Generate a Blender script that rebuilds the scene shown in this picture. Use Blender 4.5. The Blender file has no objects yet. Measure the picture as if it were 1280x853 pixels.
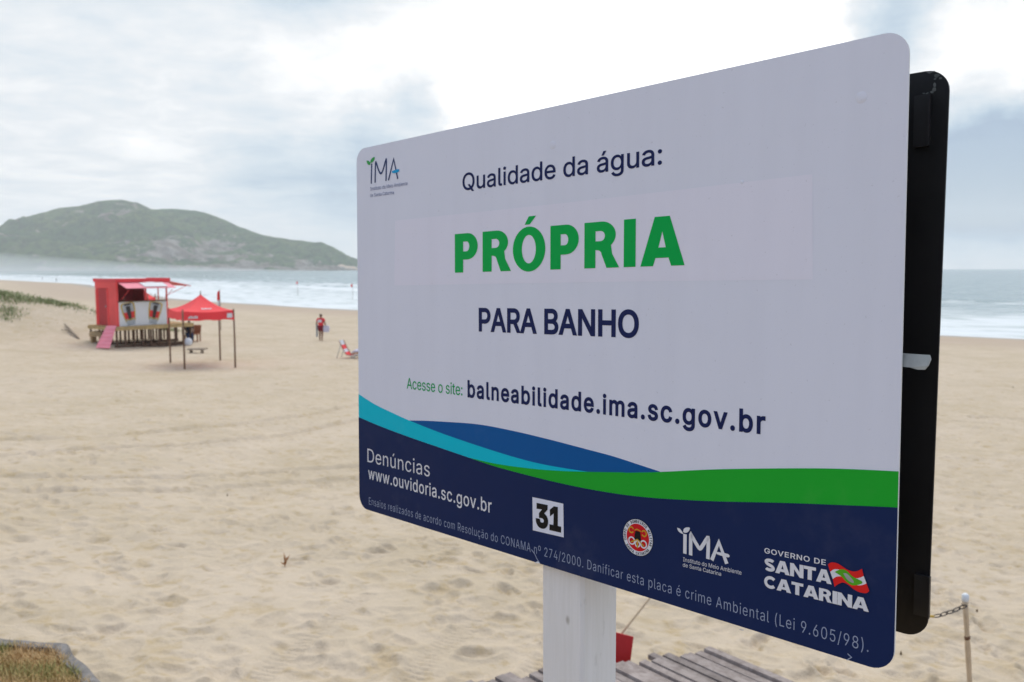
import bpy, bmesh, math, random, os
import numpy as np
from mathutils import Vector, Matrix
from mathutils.geometry import delaunay_2d_cdt

random.seed(7)
rng = np.random.default_rng(7)
R = math.radians
SC = bpy.context.scene
COL = SC.collection

# ------------------------------------------------------------------ camera
F, CX, CY, HOR = 1040.0, 640.0, 426.5, 334.8      # photo pixels (1280 x 853)
CAMZ = 5.3
PITCH = math.atan((CY - HOR) / F)
cam = bpy.data.cameras.new("camera")
camo = bpy.data.objects.new("camera", cam)
COL.objects.link(camo)
camo.location = (0, 0, CAMZ)
camo.rotation_euler = (R(90) - PITCH, 0, 0)
cam.sensor_width = 36.0
cam.lens = 36.0 * F / 1280.0
cam.clip_start, cam.clip_end = 0.05, 20000
cam.dof.use_dof = True
cam.dof.focus_distance = 1.24
cam.dof.aperture_fstop = 8.5
SC.camera = camo

# ------------------------------------------------------------------ render / view
SC.view_settings.view_transform = 'Standard'
SC.view_settings.look = 'None'
SC.view_settings.exposure = 0.0
SC.view_settings.gamma = 1.0
SC.view_settings.use_curve_mapping = False
SC.render.engine = 'CYCLES'
SC.cycles.use_denoising = True
SC.cycles.max_bounces = 6
SC.cycles.diffuse_bounces = 3
SC.cycles.glossy_bounces = 3
SC.cycles.volume_bounces = 3
SC.cycles.transparent_max_bounces = 8


def ray(px, py):
    x = (px - CX) / F; y = (CY - py) / F
    return Vector((x, math.cos(PITCH) + y * math.sin(PITCH), -math.sin(PITCH) + y * math.cos(PITCH)))


def at(px, py, Y):
    d = ray(px, py)
    return Vector((0, 0, CAMZ)) + d * (Y / d.y)


# ------------------------------------------------------------------ node helper
class NT:
    def __init__(s, tree):
        s.t = tree; s.n = tree.nodes; s.l = tree.links

    def add(s, typ, ins=None, **kw):
        nd = s.n.new(typ)
        for k, v in kw.items(): setattr(nd, k, v)
        for k, v in (ins or {}).items():
            if isinstance(v, bpy.types.NodeSocket): s.l.new(v, nd.inputs[k])
            else: nd.inputs[k].default_value = v
        return nd

    def math(s, op, a, b=None, c=None, clamp=False):
        ins = {0: a}
        if b is not None: ins[1] = b
        if c is not None: ins[2] = c
        return s.add('ShaderNodeMath', ins, operation=op, use_clamp=clamp).outputs[0]

    def vmath(s, op, a, b=None, out=0):
        ins = {0: a}
        if b is not None: ins[1] = b
        return s.add('ShaderNodeVectorMath', ins, operation=op).outputs[out]

    def noise(s, vec, scale, detail=4, rough=.55, dist=0, out=0):
        return s.add('ShaderNodeTexNoise', {'Vector': vec, 'Scale': scale, 'Detail': detail, 'Roughness': rough, 'Distortion': dist}).outputs[out]

    def ramp(s, fac, stops, interp='LINEAR'):
        nd = s.add('ShaderNodeValToRGB', {0: fac})
        cr = nd.color_ramp; cr.interpolation = interp
        while len(cr.elements) < len(stops): cr.elements.new(0.5)
        for e, (p, c) in zip(cr.elements, stops):
            e.position = p
            e.color = (c, c, c, 1) if isinstance(c, (int, float)) else (*c, 1)
        return nd.outputs[0]

    def mix(s, f, a, b):
        nd = s.add('ShaderNodeMix', None, data_type='RGBA')
        for i, v in ((0, f), (6, a), (7, b)):
            if isinstance(v, bpy.types.NodeSocket): s.l.new(v, nd.inputs[i])
            elif i and not isinstance(v, (int, float)): nd.inputs[i].default_value = (*v[:3], 1)
            else: nd.inputs[i].default_value = v
        return nd.outputs[2]

    def maprange(s, v, a, b, c=0., d=1., smooth=True):
        return s.add('ShaderNodeMapRange', {0: v, 1: a, 2: b, 3: c, 4: d}, interpolation_type='SMOOTHSTEP' if smooth else 'LINEAR', clamp=True).outputs[0]


# ------------------------------------------------------------------ sky + sun
SUN_EL, SUN_AZ = 56.0, 8.0         # degrees; azimuth clockwise from +Y (camera looks along +Y)
world = bpy.data.worlds.new("World"); SC.world = world
world.use_nodes = True
W = NT(world.node_tree); W.n.clear()
sky = W.add('ShaderNodeTexSky', None, sky_type='NISHITA', sun_disc=False, sun_elevation=R(SUN_EL), sun_rotation=R(SUN_AZ))
sky.air_density = 1.0; sky.dust_density = 1.0; sky.ozone_density = 1.0
gen = W.add('ShaderNodeTexCoord').outputs['Generated']
d0 = W.vmath('NORMALIZE', gen)
wn = W.noise(d0, 5.0, 5, .6, 0, 1)
warp = W.vmath('SCALE', W.vmath('SUBTRACT', wn, (.5, .5, .5)))
warp.node.inputs['Scale'].default_value = .07
wn2 = W.noise(d0, 17.0, 6, .62, 0, 1)
warp2 = W.vmath('SCALE', W.vmath('SUBTRACT', wn2, (.5, .5, .5)))
warp2.node.inputs['Scale'].default_value = .055
dw = W.vmath('NORMALIZE', W.vmath('ADD', W.vmath('ADD', d0, warp), warp2))
sep = W.add('ShaderNodeSeparateXYZ', {0: d0})
zc = W.math('ADD', W.math('MAXIMUM', sep.outputs[2], 0.0), .14)
pv = W.add('ShaderNodeCombineXYZ', {0: W.math('DIVIDE', sep.outputs[0], zc), 1: W.math('DIVIDE', sep.outputs[1], zc), 2: 0.3}).outputs[0]
n1 = W.noise(pv, 1.1, 8, .58, .3)
n2 = W.noise(pv, 3.4, 8, .62, .4)
V = W.math('MULTIPLY_ADD', W.math('SUBTRACT', n1, .5), 1.05, .43)
V = W.math('MULTIPLY_ADD', W.math('SUBTRACT', n2, .5), .50, V)
LOBES = [  # photo pixel of the cloud patch, radius in degrees, brightness
    (820, 30, 15, .46), (690, 90, 8, .22), (930, 60, 10, .22), (450, 110, 5, .20), (350, 150, 7, .12), (1262, 110, 5.5, .42), (1268, 10, 4, .25),
    (1210, 120, 5, .35), (620, 160, 5, .35), (300, 200, 13, .20), (40, 40, 10, .12), (500, 330, 4, .15), (1230, 300, 4, .25), (60, 230, 9, .12),
    (545, 130, 2.6, -.40), (505, 180, 3.2, -.34), (458, 225, 3.4, -.22), (400, 250, 5, -.20), (440, 300, 3.0, -.22), (1172, 26, 4.2, -.66), (1135, 62, 2.2, -.2), (1255, 215, 5.2, -1.05),
    (1215, 225, 3.4, -.45), (240, 25, 9, -.20), (120, 130, 8, -.10), (1215, 270, 2.6, -.2), (380, 20, 6, -.08)]
for px, py, rad, amp in LOBES:
    v_ = ray(px, py).normalized()
    dt = W.vmath('DOT_PRODUCT', dw, tuple(v_), out=1)
    V = W.math('ADD', V, W.maprange(dt, math.cos(R(rad * 1.5)), 1.0, 0, amp))
# the sky behind the camera: thinner, bluer cloud
back = W.maprange(sep.outputs[1], .35, -.6, 0., 1.)
V = W.math('SUBTRACT', V, W.math('MULTIPLY', back, .30))
zen = W.maprange(sep.outputs[2], .62, .95, 0., .55)
V = W.math('ADD', V, zen)
hz = W.maprange(sep.outputs[2], .10, .0, 0., 1.)
V = W.math('ADD', W.math('MULTIPLY', V, W.math('SUBTRACT', 1.0, W.math('MULTIPLY', hz, .8))), W.math('MULTIPLY', hz, .52))
cloud = W.ramp(V, [(0.0, (.32, .43, .585)), (.22, (.46, .59, .72)), (.45, (.67, .765, .845)), (.66, (.87, .90, .93)), (.82, (1.08, 1.08, 1.08)), (1.0, (1.75, 1.75, 1.75))], 'LINEAR')
# blue-white light from the open sky behind the camera
cloud = W.mix(back, cloud, (.46, .58, .82))
mask = W.maprange(V, -.25, .28, .75, 1.)
bg_sky = W.add('ShaderNodeBackground', {0: sky.outputs[0], 1: .10})
bg_cl = W.add('ShaderNodeBackground', {0: cloud, 1: 1.0})
mixw = W.add('ShaderNodeMixShader', {0: mask, 1: bg_sky.outputs[0], 2: bg_cl.outputs[0]})
outw = W.add('ShaderNodeOutputWorld', {0: mixw.outputs[0]})
world.cycles.sampling_method = 'MANUAL'
world.cycles.sample_map_resolution = 1024

sun = bpy.data.lights.new("sun", 'SUN')
sun.energy = 1.5; sun.angle = R(35); sun.color = (1.0, .96, .90)
suno = bpy.data.objects.new("sun", sun); COL.objects.link(suno)
suno.location = (0, 20, 60)
sd = Vector((math.sin(R(SUN_AZ)) * math.cos(R(SUN_EL)), math.cos(R(SUN_AZ)) * math.cos(R(SUN_EL)), math.sin(R(SUN_EL))))
suno.rotation_euler = sd.to_track_quat('Z', 'Y').to_euler()

# ------------------------------------------------------------------ object helpers
def wloc(o):
    v = Vector((0, 0, 0))
    while o is not None:
        v = v + o.location; o = o.parent
    return v


def obj(name, verts, faces, mats=None, parent=None, smooth=False, fmat=None, origin=None):
    """one mesh object; verts in world space"""
    base = wloc(parent) if parent is not None else Vector((0, 0, 0))
    if parent is None and origin is not None: base = Vector(origin)
    me = bpy.data.meshes.new(name)
    va = np.asarray([tuple(v) for v in verts], dtype=float) if not isinstance(verts, np.ndarray) else verts
    va = va - np.array(base)
    me.from_pydata(va.tolist(), [], [tuple(int(i) for i in f) for f in faces])
    me.update()
    o = bpy.data.objects.new(name, me)
    if parent is None and origin is not None: o.location = base
    if mats is not None:
        for m in (mats if isinstance(mats, (list, tuple)) else [mats]): me.materials.append(m)
    if fmat is not None: me.polygons.foreach_set('material_index', np.asarray(fmat, dtype=np.int32))
    if smooth: me.polygons.foreach_set('use_smooth', [True] * len(me.polygons))
    if parent is not None: o.parent = parent
    COL.objects.link(o)
    return o


def tag(o, label=None, cat=None, group=None, kind=None):
    if label: o['label'] = label
    if cat: o['category'] = cat
    if group: o['group'] = group
    if kind: o['kind'] = kind
    return o


def empty(name, loc, label, cat, group=None):
    o = bpy.data.objects.new(name, None); COL.objects.link(o)
    o.location = loc; o.empty_display_size = .1
    return tag(o, label, cat, group)


class MB:
    """collects boxes, bars, tubes into one mesh (world space)"""
    def __init__(s): s.v = []; s.f = []; s.m = []

    def add(s, verts, faces, m=0):
        b = len(s.v); s.v += [Vector(v) for v in verts]
        for f in faces: s.f.append([i + b for i in f]); s.m.append(m)
        return s

    def box(s, o, ex, ey, ez, m=0):
        o, ex, ey, ez = map(Vector, (o, ex, ey, ez))
        vs = [o + ex * i + ey * j + ez * k for k in (0, 1) for j in (0, 1) for i in (0, 1)]
        if ex.cross(ey).dot(ez) < 0:
            return s.add(vs, [(0, 1, 3, 2), (4, 6, 7, 5), (0, 4, 5, 1), (2, 3, 7, 6), (0, 2, 6, 4), (1, 5, 7, 3)], m)
        return s.add(vs, [(0, 2, 3, 1), (4, 5, 7, 6), (0, 1, 5, 4), (2, 6, 7, 3), (0, 4, 6, 2), (1, 3, 7, 5)], m)

    def tube(s, pts, rad, seg=8, m=0, cap=True):
        pts = [Vector(p) for p in pts]; n = len(pts)
        rads = rad if isinstance(rad, (list, tuple)) else [rad] * n
        vs = []; fs = []; prev = None
        for i, p in enumerate(pts):
            t = (pts[min(i + 1, n - 1)] - pts[max(i - 1, 0)]).normalized()
            a = t.cross(Vector((0, 0, 1))) if abs(t.z) < .95 else t.cross(Vector((0, 1, 0)))
            if prev is not None:
                a2 = prev - t * prev.dot(t)
                if a2.length > 1e-4: a = a2
            a.normalize(); prev = a; b = t.cross(a)
            for k in range(seg):
                an = 2 * math.pi * k / seg
                vs.append(p + (a * math.cos(an) + b * math.sin(an)) * rads[i])
        for i in range(n - 1):
            for k in range(seg):
                fs.append((i * seg + k, i * seg + (k + 1) % seg, (i + 1) * seg + (k + 1) % seg, (i + 1) * seg + k))
        if cap:
            fs.append(tuple(range(seg - 1, -1, -1))); fs.append(tuple(range((n - 1) * seg, n * seg)))
        return s.add(vs, fs, m)

    def build(s, name, mats, parent=None, smooth=False, origin=None):
        return obj(name, s.v, s.f, mats, parent, smooth, s.m, origin)


# ------------------------------------------------------------------ value noise on arrays
_tab = rng.random((512, 512))
def vnoise(x, y, seed=0):
    x = np.asarray(x, float) + seed * 17.31; y = np.asarray(y, float) + seed * 7.77
    xi = np.floor(x).astype(int); yi = np.floor(y).astype(int)
    fx = x - xi; fy = y - yi
    fx = fx * fx * (3 - 2 * fx); fy = fy * fy * (3 - 2 * fy)
    a = _tab[xi & 511, yi & 511]; b = _tab[(xi + 1) & 511, yi & 511]
    c = _tab[xi & 511, (yi + 1) & 511]; d = _tab[(xi + 1) & 511, (yi + 1) & 511]
    return (a * (1 - fx) + b * fx) * (1 - fy) + (c * (1 - fx) + d * fx) * fy - .5


def fbm(x, y, oct=4, seed=0, rough=.5):
    s = 0; a = 1.0; f = 1.0
    for k in range(oct):
        s = s + a * vnoise(x * f, y * f, seed + k * 3); a *= rough; f *= 2.03
    return s


# ------------------------------------------------------------------ materials
def new_mat(name):
    m = bpy.data.materials.new(name); m.use_nodes = True
    T = NT(m.node_tree)
    b = T.n['Principled BSDF']
    return m, T, b


def simple(name, col, rough=.6, spec=.4, var=.12, scale=6., bump=0., bscale=40., metal=0.):
    m, T, b = new_mat(name)
    pos = T.add('ShaderNodeTexCoord').outputs['Object']
    nz = T.noise(pos, scale, 5, .6)
    k = T.maprange(nz, .25, .75, 1 - var, 1 + var, False)
    c = T.vmath('SCALE', tuple(col)); T.l.new(k, c.node.inputs['Scale'])
    T.l.new(c, b.inputs['Base Color'])
    b.inputs['Roughness'].default_value = rough
    b.inputs['Specular IOR Level'].default_value = spec
    b.inputs['Metallic'].default_value = metal
    if bump:
        bn = T.add('ShaderNodeBump', {'Strength': bump, 'Distance': .01, 'Height': T.noise(pos, bscale, 5, .6)})
        T.l.new(bn.outputs[0], b.inputs['Normal'])
    return m


def make_sand():
    m, T, b = new_mat('sand')
    pos = T.add('ShaderNodeNewGeometry').outputs['Position']
    s = T.add('ShaderNodeAttribute', None, attribute_name='shore').outputs['Fac']
    big = T.noise(pos, .35, 5, .6)
    mid = T.noise(pos, 2.6, 5, .62, .4)
    fine = T.noise(pos, 60., 3, .6)
    c = T.mix(T.maprange(big, .3, .7), (.520, .425, .302), (.592, .490, .374))
    c = T.mix(T.math('MULTIPLY', T.maprange(T.noise(pos, 1.1, 6, .68, .6), .48, .62), .45), c, (.635, .525, .405))
    c = T.mix(T.math('MULTIPLY', T.maprange(mid, .52, .70), .50), c, (.45, .335, .180))
    mid2 = T.noise(T.vmath('ADD', pos, (31., 7., 0.)), 6.5, 4, .6, .3)
    c = T.mix(T.math('MULTIPLY', T.maprange(mid2, .54, .70), .55), c, (.44, .325, .170))
    c = T.mix(T.math('MULTIPLY', T.maprange(fine, .5, .8), .25), c, (.33, .27, .19))
    wet = T.math('ADD', s, T.math('MULTIPLY', T.math('SUBTRACT', T.noise(pos, .12, 3), .5), 7.0))
    damp = T.maprange(wet, 22., 9.)
    c = T.mix(T.math('MULTIPLY', damp, .65), c, (.45, .345, .265))
    wt = T.maprange(s, 4.5, .6)
    c = T.mix(T.math('MULTIPLY', wt, .8), c, (.23, .185, .145))
    T.l.new(c, b.inputs['Base Color'])
    T.l.new(T.maprange(s, 5., .5, .92, .28), b.inputs['Roughness'])
    b.inputs['Specular IOR Level'].default_value = .25
    h = T.math('ADD', T.math('MULTIPLY', T.noise(pos, 5.5, 6, .62), 2.2), T.math('MULTIPLY', T.noise(pos, 45., 3, .6), .25))
    bn = T.add('ShaderNodeBump', {'Strength': T.maprange(s, 8., 25., .1, .6), 'Distance': .03, 'Height': h})
    T.l.new(bn.outputs[0], b.inputs['Normal'])
    return m


def make_water():
    m, T, b = new_mat('sea_water')
    geo = T.add('ShaderNodeNewGeometry').outputs['Position']
    s = T.add('ShaderNodeAttribute', None, attribute_name='shore').outputs['Fac']     # metres offshore
    fo = T.add('ShaderNodeAttribute', None, attribute_name='foam').outputs['Fac']
    rot = T.add('ShaderNodeVectorRotate', {'Vector': geo, 'Angle': R(49)}, rotation_type='Z_AXIS').outputs[0]
    st = T.vmath('MULTIPLY', rot, (.28, 1.0, 1.0))
    ln = T.noise(st, .55, 6, .62, .5)
    foam = T.maprange(T.math('ADD', fo, T.math('MULTIPLY', T.math('SUBTRACT', ln, .5), 1.2)), .15, .58)
    deep = T.mix(T.maprange(s, 0., 60.), (.27, .35, .33), (.16, .25, .27))
    col = T.mix(foam, deep, (.74, .78, .79))
    T.l.new(col, b.inputs['Base Color'])
    T.l.new(T.math('MULTIPLY_ADD', foam, .55, .20), b.inputs['Roughness'])
    b.inputs['IOR'].default_value = 1.33
    w = T.math('ADD', T.noise(st, .9, 5, .6), T.math('MULTIPLY', T.noise(st, .16, 4, .6), 3.0))
    bn = T.add('ShaderNodeBump', {'Strength': .35, 'Distance': .25, 'Height': w})
    T.l.new(bn.outputs[0], b.inputs['Normal'])
    return m


def make_hill():
    m, T, b = new_mat('wooded_hill')
    pos = T.add('ShaderNodeNewGeometry').outputs['Position']
    rk = T.add('ShaderNodeAttribute', None, attribute_name='rock').outputs['Fac']
    n = T.noise(pos, .010, 6, .65)
    n2 = T.noise(pos, .06, 5, .7)
    c = T.mix(T.maprange(n, .35, .65), (.050, .120, .032), (.135, .190, .048))
    c = T.mix(T.math('MULTIPLY', T.maprange(n2, .42, .62), .85), c, (.022, .050, .016))
    st = T.vmath('MULTIPLY', pos, (1., 1., 2.2))
    rn = T.noise(st, .020, 7, .72, .6)
    rock = T.maprange(T.math('ADD', rn, T.math('MULTIPLY', rk, .36)), .585, .66)
    rc = T.mix(T.maprange(T.noise(pos, .05, 4), .35, .65), (.22, .17, .135), (.42, .37, .32))
    c = T.mix(rock, c, rc)
    T.l.new(c, b.inputs['Base Color'])
    b.inputs['Roughness'].default_value = .95
    b.inputs['Specular IOR Level'].default_value = .1
    bn = T.add('ShaderNodeBump', {'Strength': 1.0, 'Distance': 16.0, 'Height': T.noise(pos, .05, 6, .7)})
    T.l.new(bn.outputs[0], b.inputs['Normal'])
    return m


def make_post():
    m, T, b = new_mat('whitewashed_post_wood')
    pos = T.add('ShaderNodeTexCoord').outputs['Object']
    st = T.vmath('MULTIPLY', pos, (1, 1, .05))
    g = T.noise(st, 90., 6, .65, .3)
    g2 = T.noise(st, 22., 4, .6)
    c = T.mix(T.maprange(g, .35, .7), (.78, .78, .78), (.83, .83, .84))
    c = T.mix(T.math('MULTIPLY', T.maprange(g2, .55, .75), .30), c, (.50, .49, .46))
    kn = T.add('ShaderNodeTexVoronoi', {'Vector': T.vmath('MULTIPLY', pos, (1, 1, .6)), 'Scale': 13.}).outputs[0]
    c = T.mix(T.math('MULTIPLY', T.maprange(kn, .10, .03), .8), c, (.30, .28, .25))
    crk = T.maprange(T.noise(T.vmath('MULTIPLY', pos, (1, 1, .04)), 48., 4, .5), .655, .70)
    sm = T.noise(T.vmath('MULTIPLY', pos, (1, 1, .35)), 26., 5, .65)
    c = T.mix(T.math('MULTIPLY', T.maprange(sm, .60, .72), .45), c, (.46, .46, .44))
    c = T.mix(T.math('MULTIPLY', crk, .7), c, (.20, .19, .18))
    T.l.new(c, b.inputs['Base Color'])
    b.inputs['Roughness'].default_value = .7
    bn = T.add('ShaderNodeBump', {'Strength': .5, 'Distance': .002, 'Height': g})
    T.l.new(bn.outputs[0], b.inputs['Normal'])
    return m


def make_wood(name, c1, c2, axis_scale, rough=.85):
    m, T, b = new_mat(name)
    pos = T.add('ShaderNodeTexCoord').outputs['Object']
    a = T.add('ShaderNodeAttribute', None, attribute_name='plank').outputs['Fac']
    off = T.add('ShaderNodeCombineXYZ', {0: T.math('MULTIPLY', a, 31.), 1: T.math('MULTIPLY', a, 17.), 2: a}).outputs[0]
    p = T.vmath('MULTIPLY', T.vmath('ADD', pos, off), axis_scale)
    g = T.noise(p, 14., 6, .65, .5)
    c = T.mix(T.maprange(g, .3, .7), c1, c2)
    k = T.math('MULTIPLY_ADD', T.math('FRACT', T.math('MULTIPLY', a, 7.13)), .45, .78)
    cc = T.vmath('SCALE', c); T.l.new(k, cc.node.inputs['Scale'])
    T.l.new(cc, b.inputs['Base Color'])
    b.inputs['Roughness'].default_value = rough
    bn = T.add('ShaderNodeBump', {'Strength': .6, 'Distance': .004, 'Height': g})
    T.l.new(bn.outputs[0], b.inputs['Normal'])
    return m


def blade_mat(name, c1, c2, c3):
    m, T, b = new_mat(name)
    a = T.add('ShaderNodeAttribute', None, attribute_name='tone').outputs['Fac']
    c = T.ramp(a, [(0., c1), (.5, c2), (1., c3)])
    T.l.new(c, b.inputs['Base Color'])
    b.inputs['Roughness'].default_value = .7
    return m


def vinyl(name, col, rough=.42, spec=.12):
    m, T, b = new_mat(name)
    pos = T.add('ShaderNodeNewGeometry').outputs['Position']
    run = T.noise(T.vmath('MULTIPLY', pos, (1., 1., .12)), 16., 5, .6)          # salt run-off, dust and specks
    spk = T.noise(pos, 210., 2, .5)
    k = T.math('MULTIPLY', T.maprange(run, .35, .72, 1.01, .982), T.maprange(spk, .70, .76, 1., .88))
    c = T.vmath('SCALE', tuple(col)); T.l.new(k, c.node.inputs['Scale'])
    c = T.mix(T.math('MULTIPLY', T.maprange(T.noise(pos, 6., 6, .65), .56, .74), .035), c, (.50, .48, .45))
    T.l.new(c, b.inputs['Base Color'])
    T.l.new(T.maprange(T.noise(pos, 9., 5, .6), .3, .7, rough - .06, rough + .14), b.inputs['Roughness'])
    b.inputs['Specular IOR Level'].default_value = spec
    return m


M = dict(
    sand=make_sand(), water=make_water(), hill=make_hill(), post=make_post(),
    white=vinyl('white_vinyl', (.755, .785, .90)), patch=vinyl('white_patch_vinyl', (.80, .805, .925), .6),
    navy=vinyl('navy_vinyl', (.008, .022, .092)), blue=vinyl('blue_vinyl', (.003, .100, .34)), cyan=vinyl('cyan_vinyl', (.0, .54, .70)),
    green=vinyl('green_vinyl', (.014, .41, .030)), pgreen=vinyl('lettering_green', (.0, .42, .075)), ink=vinyl('lettering_navy', (.012, .020, .095)),
    pale=vinyl('lettering_white', (.74, .76, .82)), dim=vinyl('lettering_grey_blue', (.33, .39, .55)), lgreen=vinyl('lettering_mid_green', (.005, .36, .10)),
    logonavy=vinyl('logo_navy', (.022, .045, .15)), logogreen=vinyl('logo_green', (.05, .38, .10)), logocyan=vinyl('logo_cyan', (.01, .36, .70)),
    lgrey=vinyl('logo_grey_blue', (.16, .20, .36)),
    black=vinyl('black_print', (.012, .012, .014)), red=vinyl('emblem_red', (.62, .012, .02)), gold=vinyl('emblem_gold', (.60, .36, .03)),
    fred=vinyl('flag_red', (.75, .02, .02)), fgreen=vinyl('flag_green', (.10, .42, .02)),
    panelback=simple('black_panel_back', (.012, .012, .013), .45, .35, .3, 9., .05, 60.),
    bracket=simple('dark_bracket_metal', (.020, .020, .022), .4, .5, .3, 30.),
    tape=simple('grey_tape', (.36, .38, .37), .4, .5, .2, 50.),
    grime=simple('pale_residue', (.12, .13, .125), .6, .3, .4, 80.),
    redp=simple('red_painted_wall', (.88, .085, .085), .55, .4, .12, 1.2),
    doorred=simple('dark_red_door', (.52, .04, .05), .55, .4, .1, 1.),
    redd=simple('red_roof_paint', (.80, .055, .07), .5, .4, .15, 1.0),
    pink=simple('pink_painted_board', (.92, .30, .36), .6, .3, .08, 2.0),
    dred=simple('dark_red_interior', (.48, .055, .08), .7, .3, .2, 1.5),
    wht=simple('white_board', (.74, .76, .77), .5, .4, .05, 2.0),
    silver=simple('silver_print', (.42, .45, .47), .35, .5, .25, 3.0), dark=simple('dark_print', (.035, .03, .03), .5, .4, .2, 3.),
    yellow=simple('gold_print', (.55, .38, .06), .5, .4, .15, 3.), canred=simple('bright_red_print', (.70, .03, .03), .45, .4, .1, 3.),
    deckw=simple('pale_deck_timber', (.50, .36, .17), .8, .2, .25, 3.), stilt=simple('dark_stilt_timber', (.13, .075, .05), .85, .2, .3, 3.),
    pole=simple('brown_tent_pole', (.20, .125, .08), .7, .3, .25, 4.), canvas=simple('red_canvas', (.92, .055, .065), .65, .3, .08, 1.0),
    skin=simple('skin', (.20, .105, .065), .55, .4, .08, 10.), skin2=simple('tanned_skin', (.30, .16, .10), .55, .4, .08, 10.), hair=simple('dark_hair', (.02, .014, .012), .7, .3, .2, 30.),
    shirt=simple('red_shirt_cloth', (.80, .05, .065), .85, .2, .12, 6.), shorts=simple('dark_red_shorts_cloth', (.20, .015, .03), .85, .2, .12, 6.),
    navyc=simple('navy_cloth', (.022, .035, .075), .85, .2, .15, 6.), whitec=simple('white_cloth', (.72, .73, .76), .8, .2, .08, 6.), bluec=simple('pale_blue_cloth', (.62, .60, .70), .8, .2, .1, 6.),
    orangewood=simple('orange_brown_wood', (.30, .11, .045), .7, .3, .2, 5.), greym=simple('grey_metal_tube', (.32, .35, .36), .4, .5, .1, 6.),
    bamboo=simple('pale_bamboo', (.60, .45, .29), .6, .35, .15, 14.), node=simple('bamboo_node', (.17, .085, .045), .7, .3, .2, 20.), chain=simple('rusty_chain', (.07, .055, .045), .55, .5, .3, 60.),
    rope=simple('yellow_rope', (.55, .36, .08), .8, .2, .2, 60.), signred=simple('red_signboard_paint', (.52, .018, .02), .5, .4, .15, 4.),
    boards=make_wood('weathered_planks', (.205, .165, .148), (.36, .305, .28), (1., 1., 1.)),
    kerb=simple('kerb_concrete', (.22, .205, .195), .9, .2, .5, 16., .9, 40.), lawn=simple('dry_lawn_soil', (.36, .235, .105), .95, .1, .3, 5., .5, 20.),
    lawnblade=blade_mat('dry_grass_blade', (.56, .37, .17), (.40, .31, .11), (.11, .22, .045)),
    duneblade=blade_mat('dune_grass_blade', (.40, .38, .20), (.28, .32, .14), (.18, .25, .09)),
    twig=simple('dry_twig', (.36, .16, .06), .8, .2, .3, 20.), weed=simple('dried_seaweed', (.13, .085, .04), .9, .2, .3, 20.),
    drift=simple('grey_driftwood', (.30, .24, .18), .9, .2, .25, 4.), rockm=simple('headland_rock', (.66, .50, .37), .9, .2, .3, .12, .8, .4),
    tan=simple('tan_timber_end', (.50, .36, .20), .8, .2, .2, 4.),
)

# ------------------------------------------------------------------ terrain
_XS_Y = np.array([-400, 0, 62, 104, 125, 138, 275, 367, 600, 1200])
_XS_X = np.array([520, 122, 38, -19.5, -41, -55, -143, -226, -440, -1000])
_ZS = np.array([-300, -60, -20, 0, 8, 20, 43, 62, 75, 86, 100, 130, 400])
_ZZ = np.array([-6, -2.2, -.9, 0, .28, .45, .70, 1.20, 1.95, 2.80, 3.25, 3.6, 4.5])


def shore(x, y):
    return (np.interp(y, _XS_Y, _XS_X) - x) * .70


_zs = np.linspace(-300, 400, 1401)
_zz = np.convolve(np.pad(np.interp(_zs, _ZS, _ZZ), 12, mode='edge'), np.ones(25) / 25, mode='valid')
_DX = np.array([-90, -60, -44, -37, -32, -28, -25, -22.5, -20, -17]); _DH = np.array([3.6, 3.3, 3.05, 2.95, 2.62, 1.95, 1.22, .55, .12, 0])


def base_h(x, y):
    x = np.asarray(x, float); y = np.asarray(y, float)
    z = np.interp(shore(x, y), _zs, _zz)
    dh = np.interp(x, _DX, _DH)
    yy = y - (53.5 + .10 * (x + 30)) + 1.2 * vnoise(x * .12, y * .05, 4)
    g = np.where(yy < 0, np.exp(-(yy / 6.5) ** 2), np.exp(-(yy / 5.0) ** 2))
    return z + dh * g


# fine relief on a 2.5 cm raster: footprints, ruts, tread marks
GX0, GX1, GY0, GY1, GS = -24., 24., 2.4, 46., .025
gnx, gny = int((GX1 - GX0) / GS), int((GY1 - GY0) / GS)
relief = np.zeros((gny, gnx), np.float32)


def foot(cx, cy, ang, a, b, dep):
    ca, sa = math.cos(ang), math.sin(ang)
    r = max(a, b) * 2.2
    i0 = max(0, int((cx - r - GX0) / GS)); i1 = min(gnx, int((cx + r - GX0) / GS) + 1)
    j0 = max(0, int((cy - r - GY0) / GS)); j1 = min(gny, int((cy + r - GY0) / GS) + 1)
    if i1 <= i0 or j1 <= j0: return
    xx = (np.arange(i0, i1) * GS + GX0 - cx)[None, :]; yy = (np.arange(j0, j1) * GS + GY0 - cy)[:, None]
    p = (xx * ca + yy * sa) / a; q = (-xx * sa + yy * ca) / b
    d = np.sqrt(p * p + q * q)
    relief[j0:j1, i0:i1] += (-dep * np.clip(1 - d * d, 0, 1) ** 1.0 + dep * .55 * np.exp(-((d - 1.22) / .28) ** 2)).astype(np.float32)


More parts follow.
